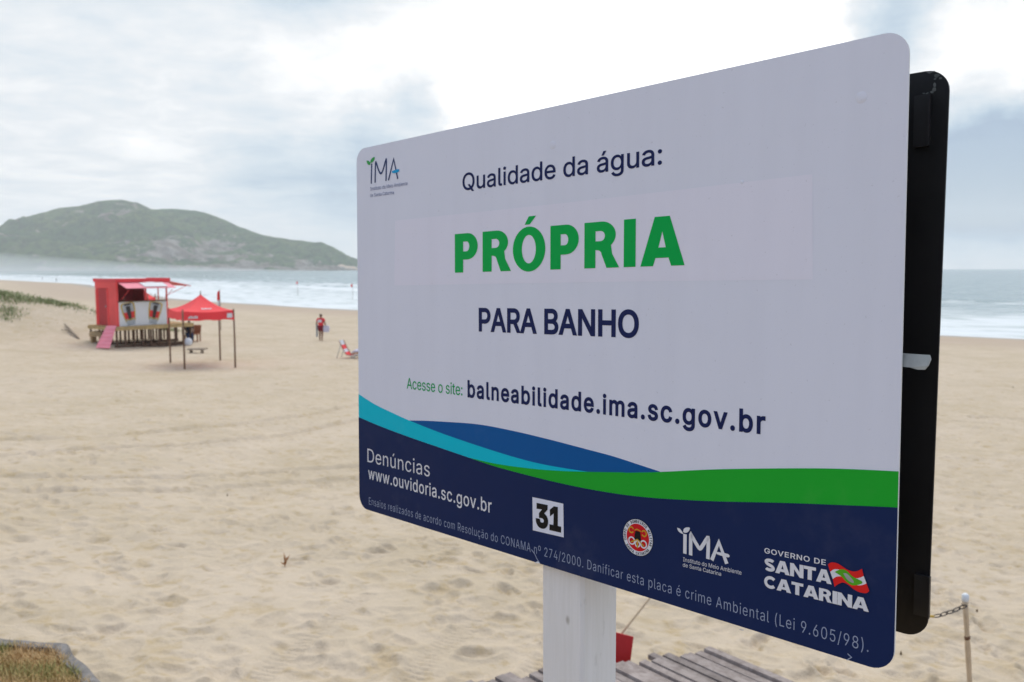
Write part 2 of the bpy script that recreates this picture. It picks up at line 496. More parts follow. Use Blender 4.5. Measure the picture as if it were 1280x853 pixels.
for _ in range(5200):                       # trodden beach: old and new footprints
    fy = GY0 + (GY1 - GY0) * rng.random() ** 1.5
    fx = (rng.random() * 2 - 1) * min(23.5, fy * .72 + 1.5)
    if fx < -11 and rng.random() < .5: continue
    foot(fx, fy, rng.normal(.25, .9), .13 + .07 * rng.random(), .065 + .05 * rng.random(), .010 + .018 * rng.random())
for _ in range(60):                         # walking lines of steps
    px_, py_ = rng.uniform(-9, 9), rng.uniform(4.5, 28); an = rng.uniform(-math.pi, math.pi)
    for k in range(14):
        foot(px_ + .09 * (-1) ** k * math.sin(an), py_ - .09 * (-1) ** k * math.cos(an), an, .145, .065, .04)
        px_ += .62 * math.cos(an); py_ += .62 * math.sin(an); an += rng.normal(0, .06)
gx = (np.arange(gnx) * GS + GX0)[None, :]; gy = (np.arange(gny) * GS + GY0)[:, None]


def band(dist, along, width, dep, pitch=None, tread=.012):
    prof = np.exp(-(dist / width) ** 4)
    rim = np.exp(-((np.abs(dist) - width * 1.35) / (width * .35)) ** 2)
    global relief
    add = -dep * prof + dep * .5 * rim
    if pitch:
        add = add + prof * tread * np.sin(2 * math.pi * (along / pitch + np.abs(dist) * 1.6))
        relief *= (1 - .8 * prof).astype(np.float32)
    relief += add.astype(np.float32)


# two tyre ruts running across the middle of the beach, curving away to the right
for xs_, ys_, w_, dp_ in (([-14, -8.2, -6.3, -5, -3.8, -1, 3], [9.5, 13.3, 14.9, 16.8, 19.7, 28, 44], .16, .075), ([-15.4, -9.6, -7.7, -6.3, -5, -2.2, 1.8], [10.4, 14.2, 15.8, 17.8, 20.7, 29, 45], .16, .06),
                        ([-12, -7.1, -4.7, -2.7, 0, 4], [10.5, 11.5, 12.5, 14, 17, 24], .14, .055), ([-12, -7.2, -4.6, -2.5, .3, 4.4], [9.6, 10.5, 11.5, 13, 15.8, 22.6], .14, .045)):
    yc = np.interp(gx, xs_, ys_); sl = np.gradient(yc[0], GS)[None, :]
    sl = np.convolve(sl[0], np.ones(81) / 81, mode='same')[None, :]
    band((gy - yc) / np.sqrt(1 + sl ** 2) + .05 * np.sin(gx * 2.1), gx, w_, dp_)
# tread marks close to the boardwalk
for (x0, y0, an, ln) in ((-.98, 4.75, 1.27, 2.9), (-.32, 4.9, 1.10, 2.2), (-2.75, 8.2, 1.45, 2.6), (-2.0, 8.2, 1.45, 2.6), (-1.9, 5.0, 1.35, 2.4)):
    ca, sa = math.cos(an), math.sin(an)
    al = (gx - x0) * ca + (gy - y0) * sa; ds = -(gx - x0) * sa + (gy - y0) * ca + .012 * al * al
    w = (al > 0) & (al < ln)
    band(np.where(w, ds, 9.), al, .10, .014, .062, .012)
# turning arcs on the right
for rr in (1.0, 1.32):
    ds = np.hypot(gx - 2.75, (gy - 6.1) * .9) - rr
    band(np.where((gx > 2.9), ds, 9.), gx, .06, .016)
del gx, gy


def relief_at(x, y):
    fx = (x - GX0) / GS; fy = (y - GY0) / GS
    ok = (fx > 1) & (fx < gnx - 3) & (fy > 1) & (fy < gny - 3)
    i = np.clip(fx.astype(int), 0, gnx - 2); j = np.clip(fy.astype(int), 0, gny - 2)
    u = np.clip(fx - i, 0, 1); v = np.clip(fy - j, 0, 1)
    z = (relief[j, i] * (1 - u) + relief[j, i + 1] * u) * (1 - v) + (relief[j + 1, i] * (1 - u) + relief[j + 1, i + 1] * u) * v
    edge = np.clip((GY1 - y) / 8, 0, 1)
    return np.where(ok, z * edge, 0)


def sand_h(x, y):
    s = shore(x, y)
    k = np.clip((s - 10) / 25, .05, 1)
    dist = np.hypot(x, y)
    z = base_h(x, y)
    z = z + k * (.16 * fbm(x * .16, y * .16, 3, 1) + .055 * fbm(x * .9, y * .9, 3, 5) + np.where(dist < 60, .030 * fbm(x * 3.1, y * 3.1, 3, 9), 0))
    return z + relief_at(x, y)


def polar(name, mat, rads, angs, hfun, attrs):
    nr, na = len(rads), len(angs)
    rr, aa = np.meshgrid(rads, angs, indexing='ij')
    x = (rr * np.sin(aa)).ravel(); y = (rr * np.cos(aa)).ravel()
    x = np.append(x, 0.0); y = np.append(y, 0.0)
    z = hfun(x, y)
    me = bpy.data.meshes.new(name)
    i = np.arange(nr - 1)[:, None]; j = np.arange(na)[None, :]; j2 = (j + 1) % na
    q = np.stack([i * na + j, i * na + j2, (i + 1) * na + j2, (i + 1) * na + j], -1).reshape(-1, 4)[:, ::-1]
    c = nr * na
    tri = np.stack([np.full(na, c), np.arange(na), (np.arange(na) + 1) % na], -1)[:, ::-1]
    nv = len(x); nq = len(q); nt = len(tri)
    me.vertices.add(nv); me.vertices.foreach_set('co', np.stack([x, y, z], 1).ravel())
    me.loops.add(nq * 4 + nt * 3)
    me.loops.foreach_set('vertex_index', np.concatenate([q.ravel(), tri.ravel()]).astype(np.int32))
    me.polygons.add(nq + nt)
    st = np.concatenate([np.arange(nq) * 4, nq * 4 + np.arange(nt) * 3]).astype(np.int32)
    me.polygons.foreach_set('loop_start', st)
    me.polygons.foreach_set('use_smooth', np.ones(nq + nt, bool))
    me.update(calc_edges=True); me.validate()
    for an, fn in attrs.items():
        at_ = me.attributes.new(an, 'FLOAT', 'POINT'); at_.data.foreach_set('value', fn(x, y).astype(np.float32))
    me.materials.append(mat)
    o = bpy.data.objects.new(name, me); COL.objects.link(o)
    return o


def geo(a, b, ratio):
    n = int(math.log(b / a) / math.log(ratio)) + 1
    return a * (b / a) ** (np.arange(n + 1) / n)


angs = np.concatenate([np.radians(np.arange(-37, 37, .09)), np.radians(np.arange(37, 323, 3.0))])
rads = np.concatenate([geo(2.5, 4.4, 1.006)[:-1], geo(4.4, 9.5, 1.0027)[:-1], geo(9.5, 75, 1.0050), geo(75, 900, 1.02)[1:]])
beach = polar('beach', M['sand'], rads, angs, sand_h, {'shore': shore})
tag(beach, kind='structure')


# ------------------------------------------------------------------ sea with breaking waves
def off_s(x, y):                             # metres offshore, wobbling along the shore
    return -shore(x, y) + 5.0 * vnoise(x * .02, y * .02, 31) * np.clip(-shore(x, y) / 15, 0, 1)


ROWS = [(7, .22, 2.0), (17, .42, 2.6), (29, .60, 3.0), (43, .75, 3.4), (60, .70, 4.0), (82, .6, 5.0), (120, .5, 6.0)]


def row_terms(x, y):
    q = off_s(x, y)
    t = (x * .656 - y * .755)
    for k, (c, a, w) in enumerate(ROWS):
        cc = c + 4.5 * vnoise(t * .028, k * 3.3 + t * 0, 40 + k)
        st = np.clip(.5 + 1.5 * vnoise(t * .018, k * 5.1 + t * 0, 60 + k), 0, 1)
        yield k, q - cc, a, w, st


def sea_h(x, y):
    z = np.zeros_like(x)
    for k, d, a, w, st in row_terms(x, y):
        z += a * st * np.where(d < 0, np.exp(-(d / (w * .55)) ** 2), np.exp(-(d / (w * 1.8)) ** 2))
    far = np.clip(1 - np.hypot(x, y) / 900, 0, 1)
    z += .16 * far * fbm(x * .09 + y * .05, y * .09, 3, 71)
    z -= .03
    return z


def foam(x, y):
    q = off_s(x, y); t = (x * .656 - y * .755)
    f = np.zeros_like(x)
    for k, d, a, w, st in row_terms(x, y):
        f = np.maximum(f, (.25 + .75 * st) * np.where(d < -w * .9, np.exp(-((d + w * .9) / (3.2 + .5 * k)) ** 2), np.exp(-((d + w * .9) / (w * .6)) ** 2)))
    f = f * np.clip(1.15 - q / 130, 0, 1)
    f = np.maximum(f, .85 * np.exp(-((q - 1.0) / 2.2) ** 2))
    f = np.maximum(f, .50 * np.clip(1.15 - q / 110, .30, 1) * np.clip(1.5 - q / 600, .25, 1))
    return f


angs2 = np.concatenate([np.radians(np.arange(-38, 38, .15)), np.radians(np.arange(38, 322, 4.0))])
rads2 = np.concatenate([geo(40, 420, 1.0045), geo(420, 3000, 1.03)[1:]])
sea = polar('sea', M['water'], rads2, angs2, sea_h, {'shore': lambda x, y: -shore(x, y), 'foam': foam})
tag(sea, kind='structure')

# ------------------------------------------------------------------ headland hill across the bay
HP = [(-420, 322), (-260, 314), (-120, 305), (-60, 299), (0, 289), (40, 269), (75, 259), (100, 256.5), (125, 250.5), (150, 248), (172, 252), (190, 261), (220, 260), (248, 262.5), (270, 269),
      (300, 283), (330, 293), (360, 298), (385, 301), (402, 302.5), (418, 309), (432, 318), (441, 327), (447, 333), (452, 336)]
YC = 1750.0
hx = np.array([at(px, py, YC).x for px, py in HP]); hz_ = np.array([at(px, py, YC).z for px, py in HP])
nx, ny = 520, 130
gxv = np.linspace(hx[0], hx[-1] + 6, nx); gyv = np.linspace(-1, 1, ny)
X, Yq = np.meshgrid(gxv, gyv)
crest = np.interp(X, hx, hz_)
depth_f = 300. * np.clip(crest / 110, .12, 1.1)
Yw = YC + np.where(Yq < 0, Yq * depth_f, Yq * 260)
prof = np.where(Yq < 0, np.clip(1 + Yq, 0, 1) ** .80, np.clip(1 - Yq, 0, 1) ** .9)
relf = 1 + .55 * fbm(X * .012, Yw * .012, 5, 80) * (1 - np.abs(1 - np.abs(Yq)) ** 6) * np.clip(np.abs(Yq) * 3, 0, 1)
Z = crest * prof * relf + np.where(prof > .03, 7 * np.clip(.25 + np.abs(Yq) * 4, 0, 1) * fbm(X * .05, Yw * .05, 4, 90, .6), 0) - 1.5
fx_ = np.arange(nx - 1)[None, :]; fy_ = np.arange(ny - 1)[:, None]
fq = np.stack([fy_ * nx + fx_, fy_ * nx + fx_ + 1, (fy_ + 1) * nx + fx_ + 1, (fy_ + 1) * nx + fx_], -1).reshape(-1, 4)
hill = obj('hill', np.stack([X.ravel(), Yw.ravel(), Z.ravel()], 1), fq, M['hill'], smooth=True)
px_of = 640 + F * X / np.maximum(Yw, 1)
rock = np.exp(-((px_of - 230) / 70) ** 2 - ((Z - 35) / 26) ** 2) * .55 + np.exp(-((px_of - 150) / 22) ** 2 - ((Z - 118) / 16) ** 2) * .45 \
    + np.exp(-((Z - 3) / 7) ** 2) * (.35 + .5 * np.clip((px_of - 370) / 60, 0, 1)) + np.exp(-((px_of - 330) / 50) ** 2 - ((Z - 25) / 18) ** 2) * .3
ra = hill.data.attributes.new('rock', 'FLOAT', 'POINT'); ra.data.foreach_set('value', rock.ravel().astype(np.float32))
tag(hill, kind='structure')


def boulder(name, c, r, seed, parent=None):
    bm = bmesh.new(); bmesh.ops.create_icosphere(bm, subdivisions=3, radius=1.0)
    rs = random.Random(seed); k = [rs.uniform(-3, 3) for _ in range(6)]
    vs = []
    for v in bm.verts:
        p = v.co
        d = 1 + .22 * math.sin(p.x * 3 + k[0]) * math.cos(p.y * 3.4 + k[1]) + .14 * math.sin(p.z * 5 + k[2] + p.x * 2) + .07 * math.sin(p.y * 11 + k[3])
        vs.append(Vector((p.x * r[0], p.y * r[1], p.z * r[2])) * d + Vector(c))
    fs = [[v.index for v in f.verts] for f in bm.faces]; bm.free()
    return obj(name, vs, fs, M['rockm'], parent, True, origin=c)


for i, (px, w, h) in enumerate([(403, 11, 6), (411, 14, 8), (419, 11, 6), (426, 15, 10), (434, 12, 7), (440, 9, 5), (446, 5, 3)]):
    p = at(px, 333, 1690 + 6 * (i % 3))
    o = boulder('shore_rock', (p.x, p.y, h * .3), (w, w * .8, h), 50 + i)
    tag(o, ['low rounded tan rock at the left of the headland shore rocks', 'broad tan rock below the headland slope, second of the shore rocks', 'low tan rock between two taller ones under the headland',
            'tallest tan rock at the foot of the headland', 'mid sized tan rock beside the tallest rock at the headland tip', 'small low rock near the end of the headland', 'smallest outermost rock at the tip of the headland'][i], 'rock', 'rocks along the headland shore')

# ------------------------------------------------------------------ haze (sea air)
HAZE = True
if HAZE:
    hm = bpy.data.materials.new('haze_air'); hm.use_nodes = True
    T = NT(hm.node_tree); T.n.clear()
    pv_ = T.add('ShaderNodeVolumePrincipled', {'Color': (.96, .98, 1.0, 1), 'Density': .00026, 'Anisotropy': .45})
    T.add('ShaderNodeOutputMaterial', {'Volume': pv_.outputs[0]})
    b = MB().box((-3100, -3100, -8), (6200, 0, 0), (0, 6200, 0), (0, 0, 230))
    tag(b.build('haze', hm), kind='stuff')
    # spray hanging over the surf at the far left of the bay
    sm_ = bpy.data.materials.new('surf_spray'); sm_.use_nodes = True
    T = NT(sm_.node_tree); T.n.clear()
    pv_ = T.add('ShaderNodeVolumePrincipled', {'Color': (1., 1., 1., 1), 'Density': .0017, 'Anisotropy': .45})
    T.add('ShaderNodeOutputMaterial', {'Volume': pv_.outputs[0]})
    vs, fs = [], []; ns, hs = 48, [0, .6, 1.5, 3, 5, 8, 12, 16, 21, 26, 31, 36, 40]
    for z in hs:
        q = 1 - math.sqrt(z / 42.)
        for k in range(ns):
            a = 2 * math.pi * k / ns; wv = 1 + .10 * math.sin(3 * a + z * .05) + .06 * math.sin(7 * a)
            vs.append(Vector((-760 + 560 * q * wv * math.cos(a), 930 + 640 * q * wv * math.sin(a), z + .5)))
    for i_ in range(len(hs) - 1):
        for k in range(ns): fs.append([i_ * ns + k, i_ * ns + (k + 1) % ns, (i_ + 1) * ns + (k + 1) % ns, (i_ + 1) * ns + k])
    fs.append(list(range(ns - 1, -1, -1))); fs.append([(len(hs) - 1) * ns + k for k in range(ns)])
    if True:
        tag(obj('sea_mist', vs, fs, sm_), kind='stuff')

# ------------------------------------------------------------------ the sign
YAW, LEAN, ROLL, SW, SH = 0.791042, -0.025040, 0.024933, 1.174207, .80
SC0 = Vector((0.0685521, 1.4393426, CAMZ - .1253992))
_u = Vector((math.cos(YAW), -math.sin(YAW), 0)); _n = Vector((-math.sin(YAW), -math.cos(YAW), 0)); _v = Vector((0, 0, 1))
_v2 = _v * math.cos(LEAN) + _n * math.sin(LEAN)
SU = _u * math.cos(ROLL) + _v2 * math.sin(ROLL); SV = -_u * math.sin(ROLL) + _v2 * math.cos(ROLL)
SN = SU.cross(SV)                                        # towards the viewer
LAY = .00022


def S(u, v, n=0.): return SC0 + SU * u + SV * v + SN * n


def pp(px, py, off=0.):
    """(u, v) of the sign plane (moved off metres towards the viewer) read at a photo pixel"""
    d = ray(px, py); P0 = SC0 + SN * off - Vector((0, 0, CAMZ))
    t = P0.dot(SN) / d.dot(SN); P = d * t - P0
    return (P.dot(SU), P.dot(SV))


def zoom(x0, y0, k): return lambda pts: [pp(x0 + x / k, y0 + y / k) for x, y in pts]


def smooth_line(pts, n=8):
    out = []; P = [Vector((*p, 0)) for p in pts]
    for i in range(len(P) - 1):
        p0, p1, p2, p3 = P[max(i - 1, 0)], P[i], P[i + 1], P[min(i + 2, len(P) - 1)]
        for k in range(n):
            t = k / n
            q = .5 * ((2 * p1) + (p2 - p0) * t + (2 * p0 - 5 * p1 + 4 * p2 - p3) * t * t + (3 * p1 - p0 - 3 * p2 + p3) * t ** 3)
            out.append((q.x, q.y))
    out.append((P[-1].x, P[-1].y))
    return out


def rrect(w, h, r, n=8, cu=0., cv=0.):
    out = []
    for sx, sy, a0 in ((1, -1, -90), (1, 1, 0), (-1, 1, 90), (-1, -1, 180)):
        for k in range(n + 1):
            a = R(a0 + 90 * k / n)
            out.append((cu + sx * (w / 2 - r) + r * math.cos(a), cv + sy * (h / 2 - r) + r * math.sin(a)))
    return out


def eval_curve(cu):
    o = bpy.data.objects.new('tmp', cu); COL.objects.link(o)
    dg = bpy.context.evaluated_depsgraph_get()
    me = bpy.data.meshes.new_from_object(o.evaluated_get(dg))
    vs = [(v.co.x, v.co.y) for v in me.vertices]; fs = [list(p.vertices) for p in me.polygons]
    bpy.data.objects.remove(o); bpy.data.meshes.remove(me); bpy.data.curves.remove(cu)
    return vs, fs


def fill(loops):
    """2-D outlines (with holes) -> filled verts and faces"""
    cu = bpy.data.curves.new('tmp', 'CURVE'); cu.dimensions = '2D'; cu.fill_mode = 'FRONT'
    K = 100.
    for lp in loops:
        sp = cu.splines.new('POLY'); sp.points.add(len(lp) - 1)
        for q, p in zip(sp.points, lp): q.co = (p[0] * K, p[1] * K, 0, 1)
        sp.use_cyclic_u = True
    vs, fs = eval_curve(cu)
    return [(x / K, y / K) for x, y in vs], fs


def up_faces(vs, fs):
    out = []
    for f in fs:
        a = 0
        for i in range(len(f)):
            p, q = vs[f[i]], vs[f[(i + 1) % len(f)]]; a += p[0] * q[1] - q[0] * p[1]
        out.append(f if a > 0 else f[::-1])
    return out


def decal(name, groups, layer, parent):
    """groups: [(verts2d, faces, material)] in sign coordinates, one thin printed layer"""
    V_, F_, I_, mats = [], [], [], []
    for k, (vs, fs, m) in enumerate(groups):
        b = len(V_)
        if m not in mats: mats.append(m)
        lay = layer + .4 * k if isinstance(layer, float) else layer
        V_ += [S(x, y, lay * LAY) for x, y in vs]
        F_ += [[i + b for i in f] for f in up_faces(vs, fs)]; I_ += [mats.index(m)] * len(fs)
    return obj(name, V_, F_, [M[m] for m in mats], parent, False, I_)


FONT = None
try:
    FONT = bpy.data.fonts.load(os.path.join(bpy.utils.resource_path('LOCAL'), 'datafiles', 'fonts', 'Inter.woff2'))
except Exception:
    FONT = None


def glyphs(body, weight=0., spacing=1.0):
    """text outlines -> triangles by the non-zero winding rule (the font's outlines overlap themselves)"""
    cu = bpy.data.curves.new('tmp', 'FONT'); cu.body = body; cu.size = 1.0; cu.fill_mode = 'NONE'
    if FONT: cu.font = FONT
    cu.space_character = spacing; cu.resolution_u = 5
    o = bpy.data.objects.new('tmp', cu); COL.objects.link(o)
    me = bpy.data.meshes.new_from_object(o.evaluated_get(bpy.context.evaluated_depsgraph_get()))
    P0 = [Vector((v.co.x, v.co.y)) for v in me.vertices]; E0 = [tuple(e.vertices) for e in me.edges]
    bpy.data.objects.remove(o); bpy.data.meshes.remove(me); bpy.data.curves.remove(cu)
    vo, eo, fo_, _a, _b, _c = delaunay_2d_cdt(P0, E0, [], 0, 1e-5)
    vs = [(v.x, v.y) for v in vo]
    tri = [list(f) for f in fo_]
    cen = np.array([np.mean([vs[i] for i in f], axis=0) for f in tri])
    pa = np.array([P0[a] for a, b in E0]); pb = np.array([P0[b] for a, b in E0])
    wn_ = np.zeros(len(cen), int)
    for k in range(0, len(cen), 1500):
        c = cen[k:k + 1500]; cx_, cy_ = c[:, 0][:, None], c[:, 1][:, None]
        side = (pb[:, 0] - pa[:, 0])[None] * (cy_ - pa[:, 1][None]) - (cx_ - pa[:, 0][None]) * (pb[:, 1] - pa[:, 1])[None]
        up = (pa[:, 1][None] <= cy_) & (pb[:, 1][None] > cy_) & (side > 0)
        dn = (pa[:, 1][None] > cy_) & (pb[:, 1][None] <= cy_) & (side < 0)
        wn_[k:k + 1500] = up.sum(1) - dn.sum(1)
    fs = [f for f, w in zip(tri, wn_) if w != 0]
    used = sorted({i for f in fs for i in f}); mp = {a: b for b, a in enumerate(used)}
    vs = [vs[i] for i in used]; fs = [[mp[i] for i in f] for f in fs]
    if abs(weight) < 1e-6: return vs, fs
    key, idx, pts = {}, [], []                      # weld, then push every outline vertex outwards
    for x, y in vs:
        k = (round(x / 4e-4), round(y / 4e-4))
        if k not in key: key[k] = len(pts); pts.append(Vector((x, y)))
        idx.append(key[k])
    fs = [[idx[i] for i in f] for f in fs]
    fs = up_faces(pts, [f for f in fs if len(set(f)) == len(f)])
    dirs = set()
    for f in fs:
        for a, b in zip(f, f[1:] + f[:1]): dirs.add((a, b))
    nxt, prv = {}, {}
    for (a, b) in dirs:
        if (b, a) not in dirs: nxt.setdefault(a, []).append(b); prv.setdefault(b, []).append(a)
    def walk_to(i, table):                          # first outline neighbour that is not almost coincident
        j = i
        for _ in range(6):
            if len(table.get(j, [])) < 1: return None
            j = table[j][0]
            if (pts[j] - pts[i]).length > .004: return j
        return j if j != i else None
    out = [p.copy() for p in pts]
    for i, p in enumerate(pts):
        a, b = walk_to(i, prv), walk_to(i, nxt)
        if a is None or b is None: continue
        e1 = (p - pts[a]).normalized(); e2 = (pts[b] - p).normalized()
        n1, n2 = Vector((e1.y, -e1.x)), Vector((e2.y, -e2.x)); m_ = n1 + n2
        if m_.length < .2: continue
        m_.normalize(); out[i] = p + m_ * weight / max(m_.dot(n1), .6)
    return [(p.x, p.y) for p in out], fs


CAP = max(y for x, y in glyphs('H')[0])


def text(body, p0, p1, cap, m, weight=0., spacing=1.0):
    """p0, p1: ends of the baseline in sign coordinates, cap: capital height in metres"""
    vs, fs = glyphs(body, weight, spacing)
    x0 = min(x for x, y in vs); x1 = max(x for x, y in vs)
    dx, dy = (p1[0] - p0[0]) / (x1 - x0), (p1[1] - p0[1]) / (x1 - x0)
    return [(p0[0] + (x - x0) * dx, p0[1] + (x - x0) * dy + y * cap / CAP) for x, y in vs], fs, m


def capm(px, y_top, y_base):
    return pp(px, y_top)[1] - pp(px, y_base)[1]


def stroke(pts, w, m, cap=True):
    """polyline of constant width -> filled quads and round joints"""
    vs, fs = [], []
    for (a, b) in zip(pts[:-1], pts[1:]):
        d = Vector((b[0] - a[0], b[1] - a[1])); L = d.length
        if L < 1e-9: continue
        d /= L; nrm = Vector((-d.y, d.x)) * w / 2; k = len(vs)
        vs += [(a[0] + nrm.x, a[1] + nrm.y), (a[0] - nrm.x, a[1] - nrm.y), (b[0] - nrm.x, b[1] - nrm.y), (b[0] + nrm.x, b[1] + nrm.y)]
        fs.append([k, k + 1, k + 2, k + 3])
    return vs, fs, m


def outline(pts, n=10):
    """thick stroke outline as one polygon without overlaps"""
    return pts


def ribbon(pts, w, m):
    P = [Vector(p) for p in pts]; L, Rr = [], []
    for i, p in enumerate(P):
        a = (P[i] - P[i - 1]).normalized() if i else (P[1] - P[0]).normalized()
        b = (P[i + 1] - P[i]).normalized() if i < len(P) - 1 else a
        t = (a + b).normalized(); nrm = Vector((-t.y, t.x)); k = min(1 / max(nrm.dot(Vector((-a.y, a.x))), .35), 1.8)
        L.append(tuple(p + nrm * w / 2 * k)); Rr.append(tuple(p - nrm * w / 2 * k))
    n = len(P)
    return L + Rr, [[i, n + i, n + i + 1, i + 1] for i in range(n - 1)], m


ground_post = 3.05
sign = empty('information_sign', (S(0.018, 0).x, S(0.018, 0).y, ground_post - .02),
             'large two-sided white sign about bathing water quality on a white timber post', 'sign')


def plate(name, outline_pts, n_front, thick, mats, parent):
    """prism: material 0 front, 1 back, 2 edge"""
    k = len(outline_pts)
    vs = [S(u, v, n_front) for u, v in outline_pts] + [S(u, v, n_front - thick) for u, v in outline_pts]
    fs = [list(range(k)), list(range(2 * k - 1, k - 1, -1))]; mi = [0, 1]
    for i in range(k):
        j = (i + 1) % k; fs.append([i, i + k, j + k, j]); mi.append(2)
    return obj(name, vs, fs, mats, parent, False, mi)


PTH = .003
panel = plate('front_panel', rrect(SW, SH, .030), 0., PTH, [M['white'], M['panelback'], M['wht']], sign)

# post, 10 x 10 cm, behind the panel
pu0, pu1 = pp(675, 718, -PTH)[0], pp(728, 728, -PTH)[0]
pw = pu1 - pu0
pb = MB()
def Pst(u, w, z):                                      # plumb post following the sign's yaw
    q = SC0 + _u * u - _n * (PTH + .003 + w)
    return Vector((q.x, q.y, z))
mesh_v = []
ch = .006
prof_ = [(pu0 + ch, 0), (pu1 - ch, 0), (pu1, ch), (pu1, pw - ch), (pu1 - ch, pw), (pu0 + ch, pw), (pu0, pw - ch), (pu0, ch)]
rowsz = [ground_post - .6, 3.4, 3.8, 4.2, 4.5, 4.8, 5.1, 5.34, 5.36]
for iz, z in enumerate(rowsz):
    for (u, w) in prof_:
        e = .0012 * math.sin(z * 9 + u * 60) if 0 < iz < len(rowsz) - 1 else 0
        lean = (z - SC0.z) * .0
        mesh_v.append(Pst(u + e, w, z))
fs = []
for iz in range(len(rowsz) - 1):
    for k in range(8):
        a = iz * 8 + k; b_ = iz * 8 + (k + 1) % 8
        fs.append([a, b_, b_ + 8, a + 8])
fs.append(list(range(7, -1, -1))); fs.append([(len(rowsz) - 1) * 8 + k for k in range(8)])
obj('post', mesh_v, fs, M['post'], sign)

# rear panel, its black unprinted side turned towards the viewer
BW = PTH + .003 + pw + .012
tr = pp(1187.5, 84, -BW); br = pp(1159, 800.5, -BW)
rw = 1.17
_tr, _br = Vector(tr), Vector(br); rv_ = (_tr - _br).normalized(); ru_ = Vector((rv_.y, -rv_.x)); rh_ = (_tr - _br).length
rc_ = (_tr + _br) / 2 - ru_ * rw / 2
rear = plate('rear_panel', [tuple(rc_ + ru_ * a + rv_ * b_) for a, b_ in rrect(rw, rh_, .030)], -BW, PTH, [M['panelback'], M['white'], M['panelback']], sign)
# dull residue marks near its corner
gm = []
rs = random.Random(3)
for (x, y, l, h) in ((1162, 90.5, 2.2, 1.2), (1167, 89.8, 1.5, .8), (1173, 94, 1.1, 1.3), (1176, 98, 1.0, 1.2), (1170.5, 95, 1.4, 1.5), (1169, 99, 1.2, .8), (1175, 98.5, .8, 1.0), (1168.5, 107, 1.4, 2.2), (1168, 112, 1.5, 2.0),
                     (1165, 115.5, 1.6, 1.2), (1160, 117.5, 2.2, 1.0), (1155, 117, 1.2, .8), (1157, 126, 1.8, .9), (1153, 142, .6, .8)):
    pts = [pp(x + dx * l * rs.uniform(.9, 1.9), y + dy * h * rs.uniform(.9, 1.9), -BW) for dx, dy in ((-1, .6), (0, 1), (1, .5), (.9, -.7), (0, -1), (-1, -.5))]
    gm.append((pts, [list(range(6))]))
gv, gf = [], []
for vs, f in gm:
    b_ = len(gv); gv += [S(x, y, -BW + .0004) for x, y in vs]; gf += [[i + b_ for i in q] for q in f]
obj('residue_mark', gv, gf, M['grime'], rear)
# upright brackets joining the two plates near their right edges
for (ya, yb_) in ((100, 180), (712, 778)):
    va = pp(1148, ya + 14, -BW + .03)[1]; vb = pp(1148, yb_, -BW + .03)[1]; uc = pp(1149, (ya + yb_) / 2, -BW + .02)[0]
    b = MB().box(S(uc - .012, vb, -BW + .0005), SU * .020, SV * (va - vb), SN * .005)
    b.box(S(uc + .006, vb, -BW + .0055), SU * .003, SV * (va - vb), SN * .003)
    b.build('bracket', M['bracket'], sign)
# the two crosspieces that hold the plates on the post
for vz in (.25, -.25):
    b = MB().box(S(-.42, vz - .025, -BW + .001), SU * .40, SV * .05, SN * (.009)); b.box(S(.085, vz - .025, -BW + .001), SU * .30, SV * .05, SN * .009)
    b.build('crosspiece', M['bracket'], sign)
# torn tape tab poking out from behind the front plate
t0, t1 = pp(1127, 442, -.012), pp(1162, 463, -.012)
tp = [(0, .02), (.25, .0), (.6, -.02), (.95, -.03), (1.0, -.3), (.97, -.7), (.85, -.98), (.6, -1.0), (.35, -.88), (.15, -.86), (0, -.85)]
tv = []
for k, (a, c) in enumerate(tp):
    u = t0[0] + (t1[0] - t0[0]) * a; v = t0[1] + (t0[1] - t1[1]) * c
    tv.append(S(u, v, -.012 - .004 * a + .005 * (1 if c < -.6 else 0)))
tv += [p - SN * .0012 for p in tv]
k = len(tp)
obj('tape_tab', tv, [list(range(k))[::-1], list(range(k, 2 * k))] + [[i, (i + 1) % k, k + (i + 1) % k, k + i] for i in range(k)], M['tape'], sign)

# ---- printed bands
L_, R_, B_ = -SW / 2, SW / 2, -SH / 2
za = zoom(440, 480, 3.5556); zb = zoom(740, 580, 3.2)
cy_top = smooth_line(za([(25, 42), (100, 90), (180, 129), (260, 165), (400, 220), (560, 275), (720, 325), (860, 360), (1050, 391)]))
cy_bot = smooth_line(za([(30, 148), (130, 190), (250, 235), (380, 280), (520, 328)]))
cy_gr = smooth_line(za([(520, 328), (640, 355), (800, 377), (930, 387), (1050, 391)]))
bl_top = smooth_line(za([(250, 163), (320, 164), (400, 168), (560, 180), (720, 210), (880, 248), (1040, 290), (1160, 322), (1280, 361), (1372, 391)]))
gr_top = smooth_line(za([(1050, 391), (1200, 393)]) + zb([(140, 35), (280, 32), (500, 22), (800, 18), (1000, 20), (1225, 30)]))
zc_ = zoom(440, 540, 4.2667)
gr_bot = smooth_line(za([(520, 328)]) + zc_([(780, 189), (1000, 247), (1150, 282), (1280, 308)]) + zb([(110, 121), (200, 132), (300, 140), (500, 150), (800, 157), (1220, 174)]))


def pin(l, i, u): l[i] = (u, l[i][1]); return l


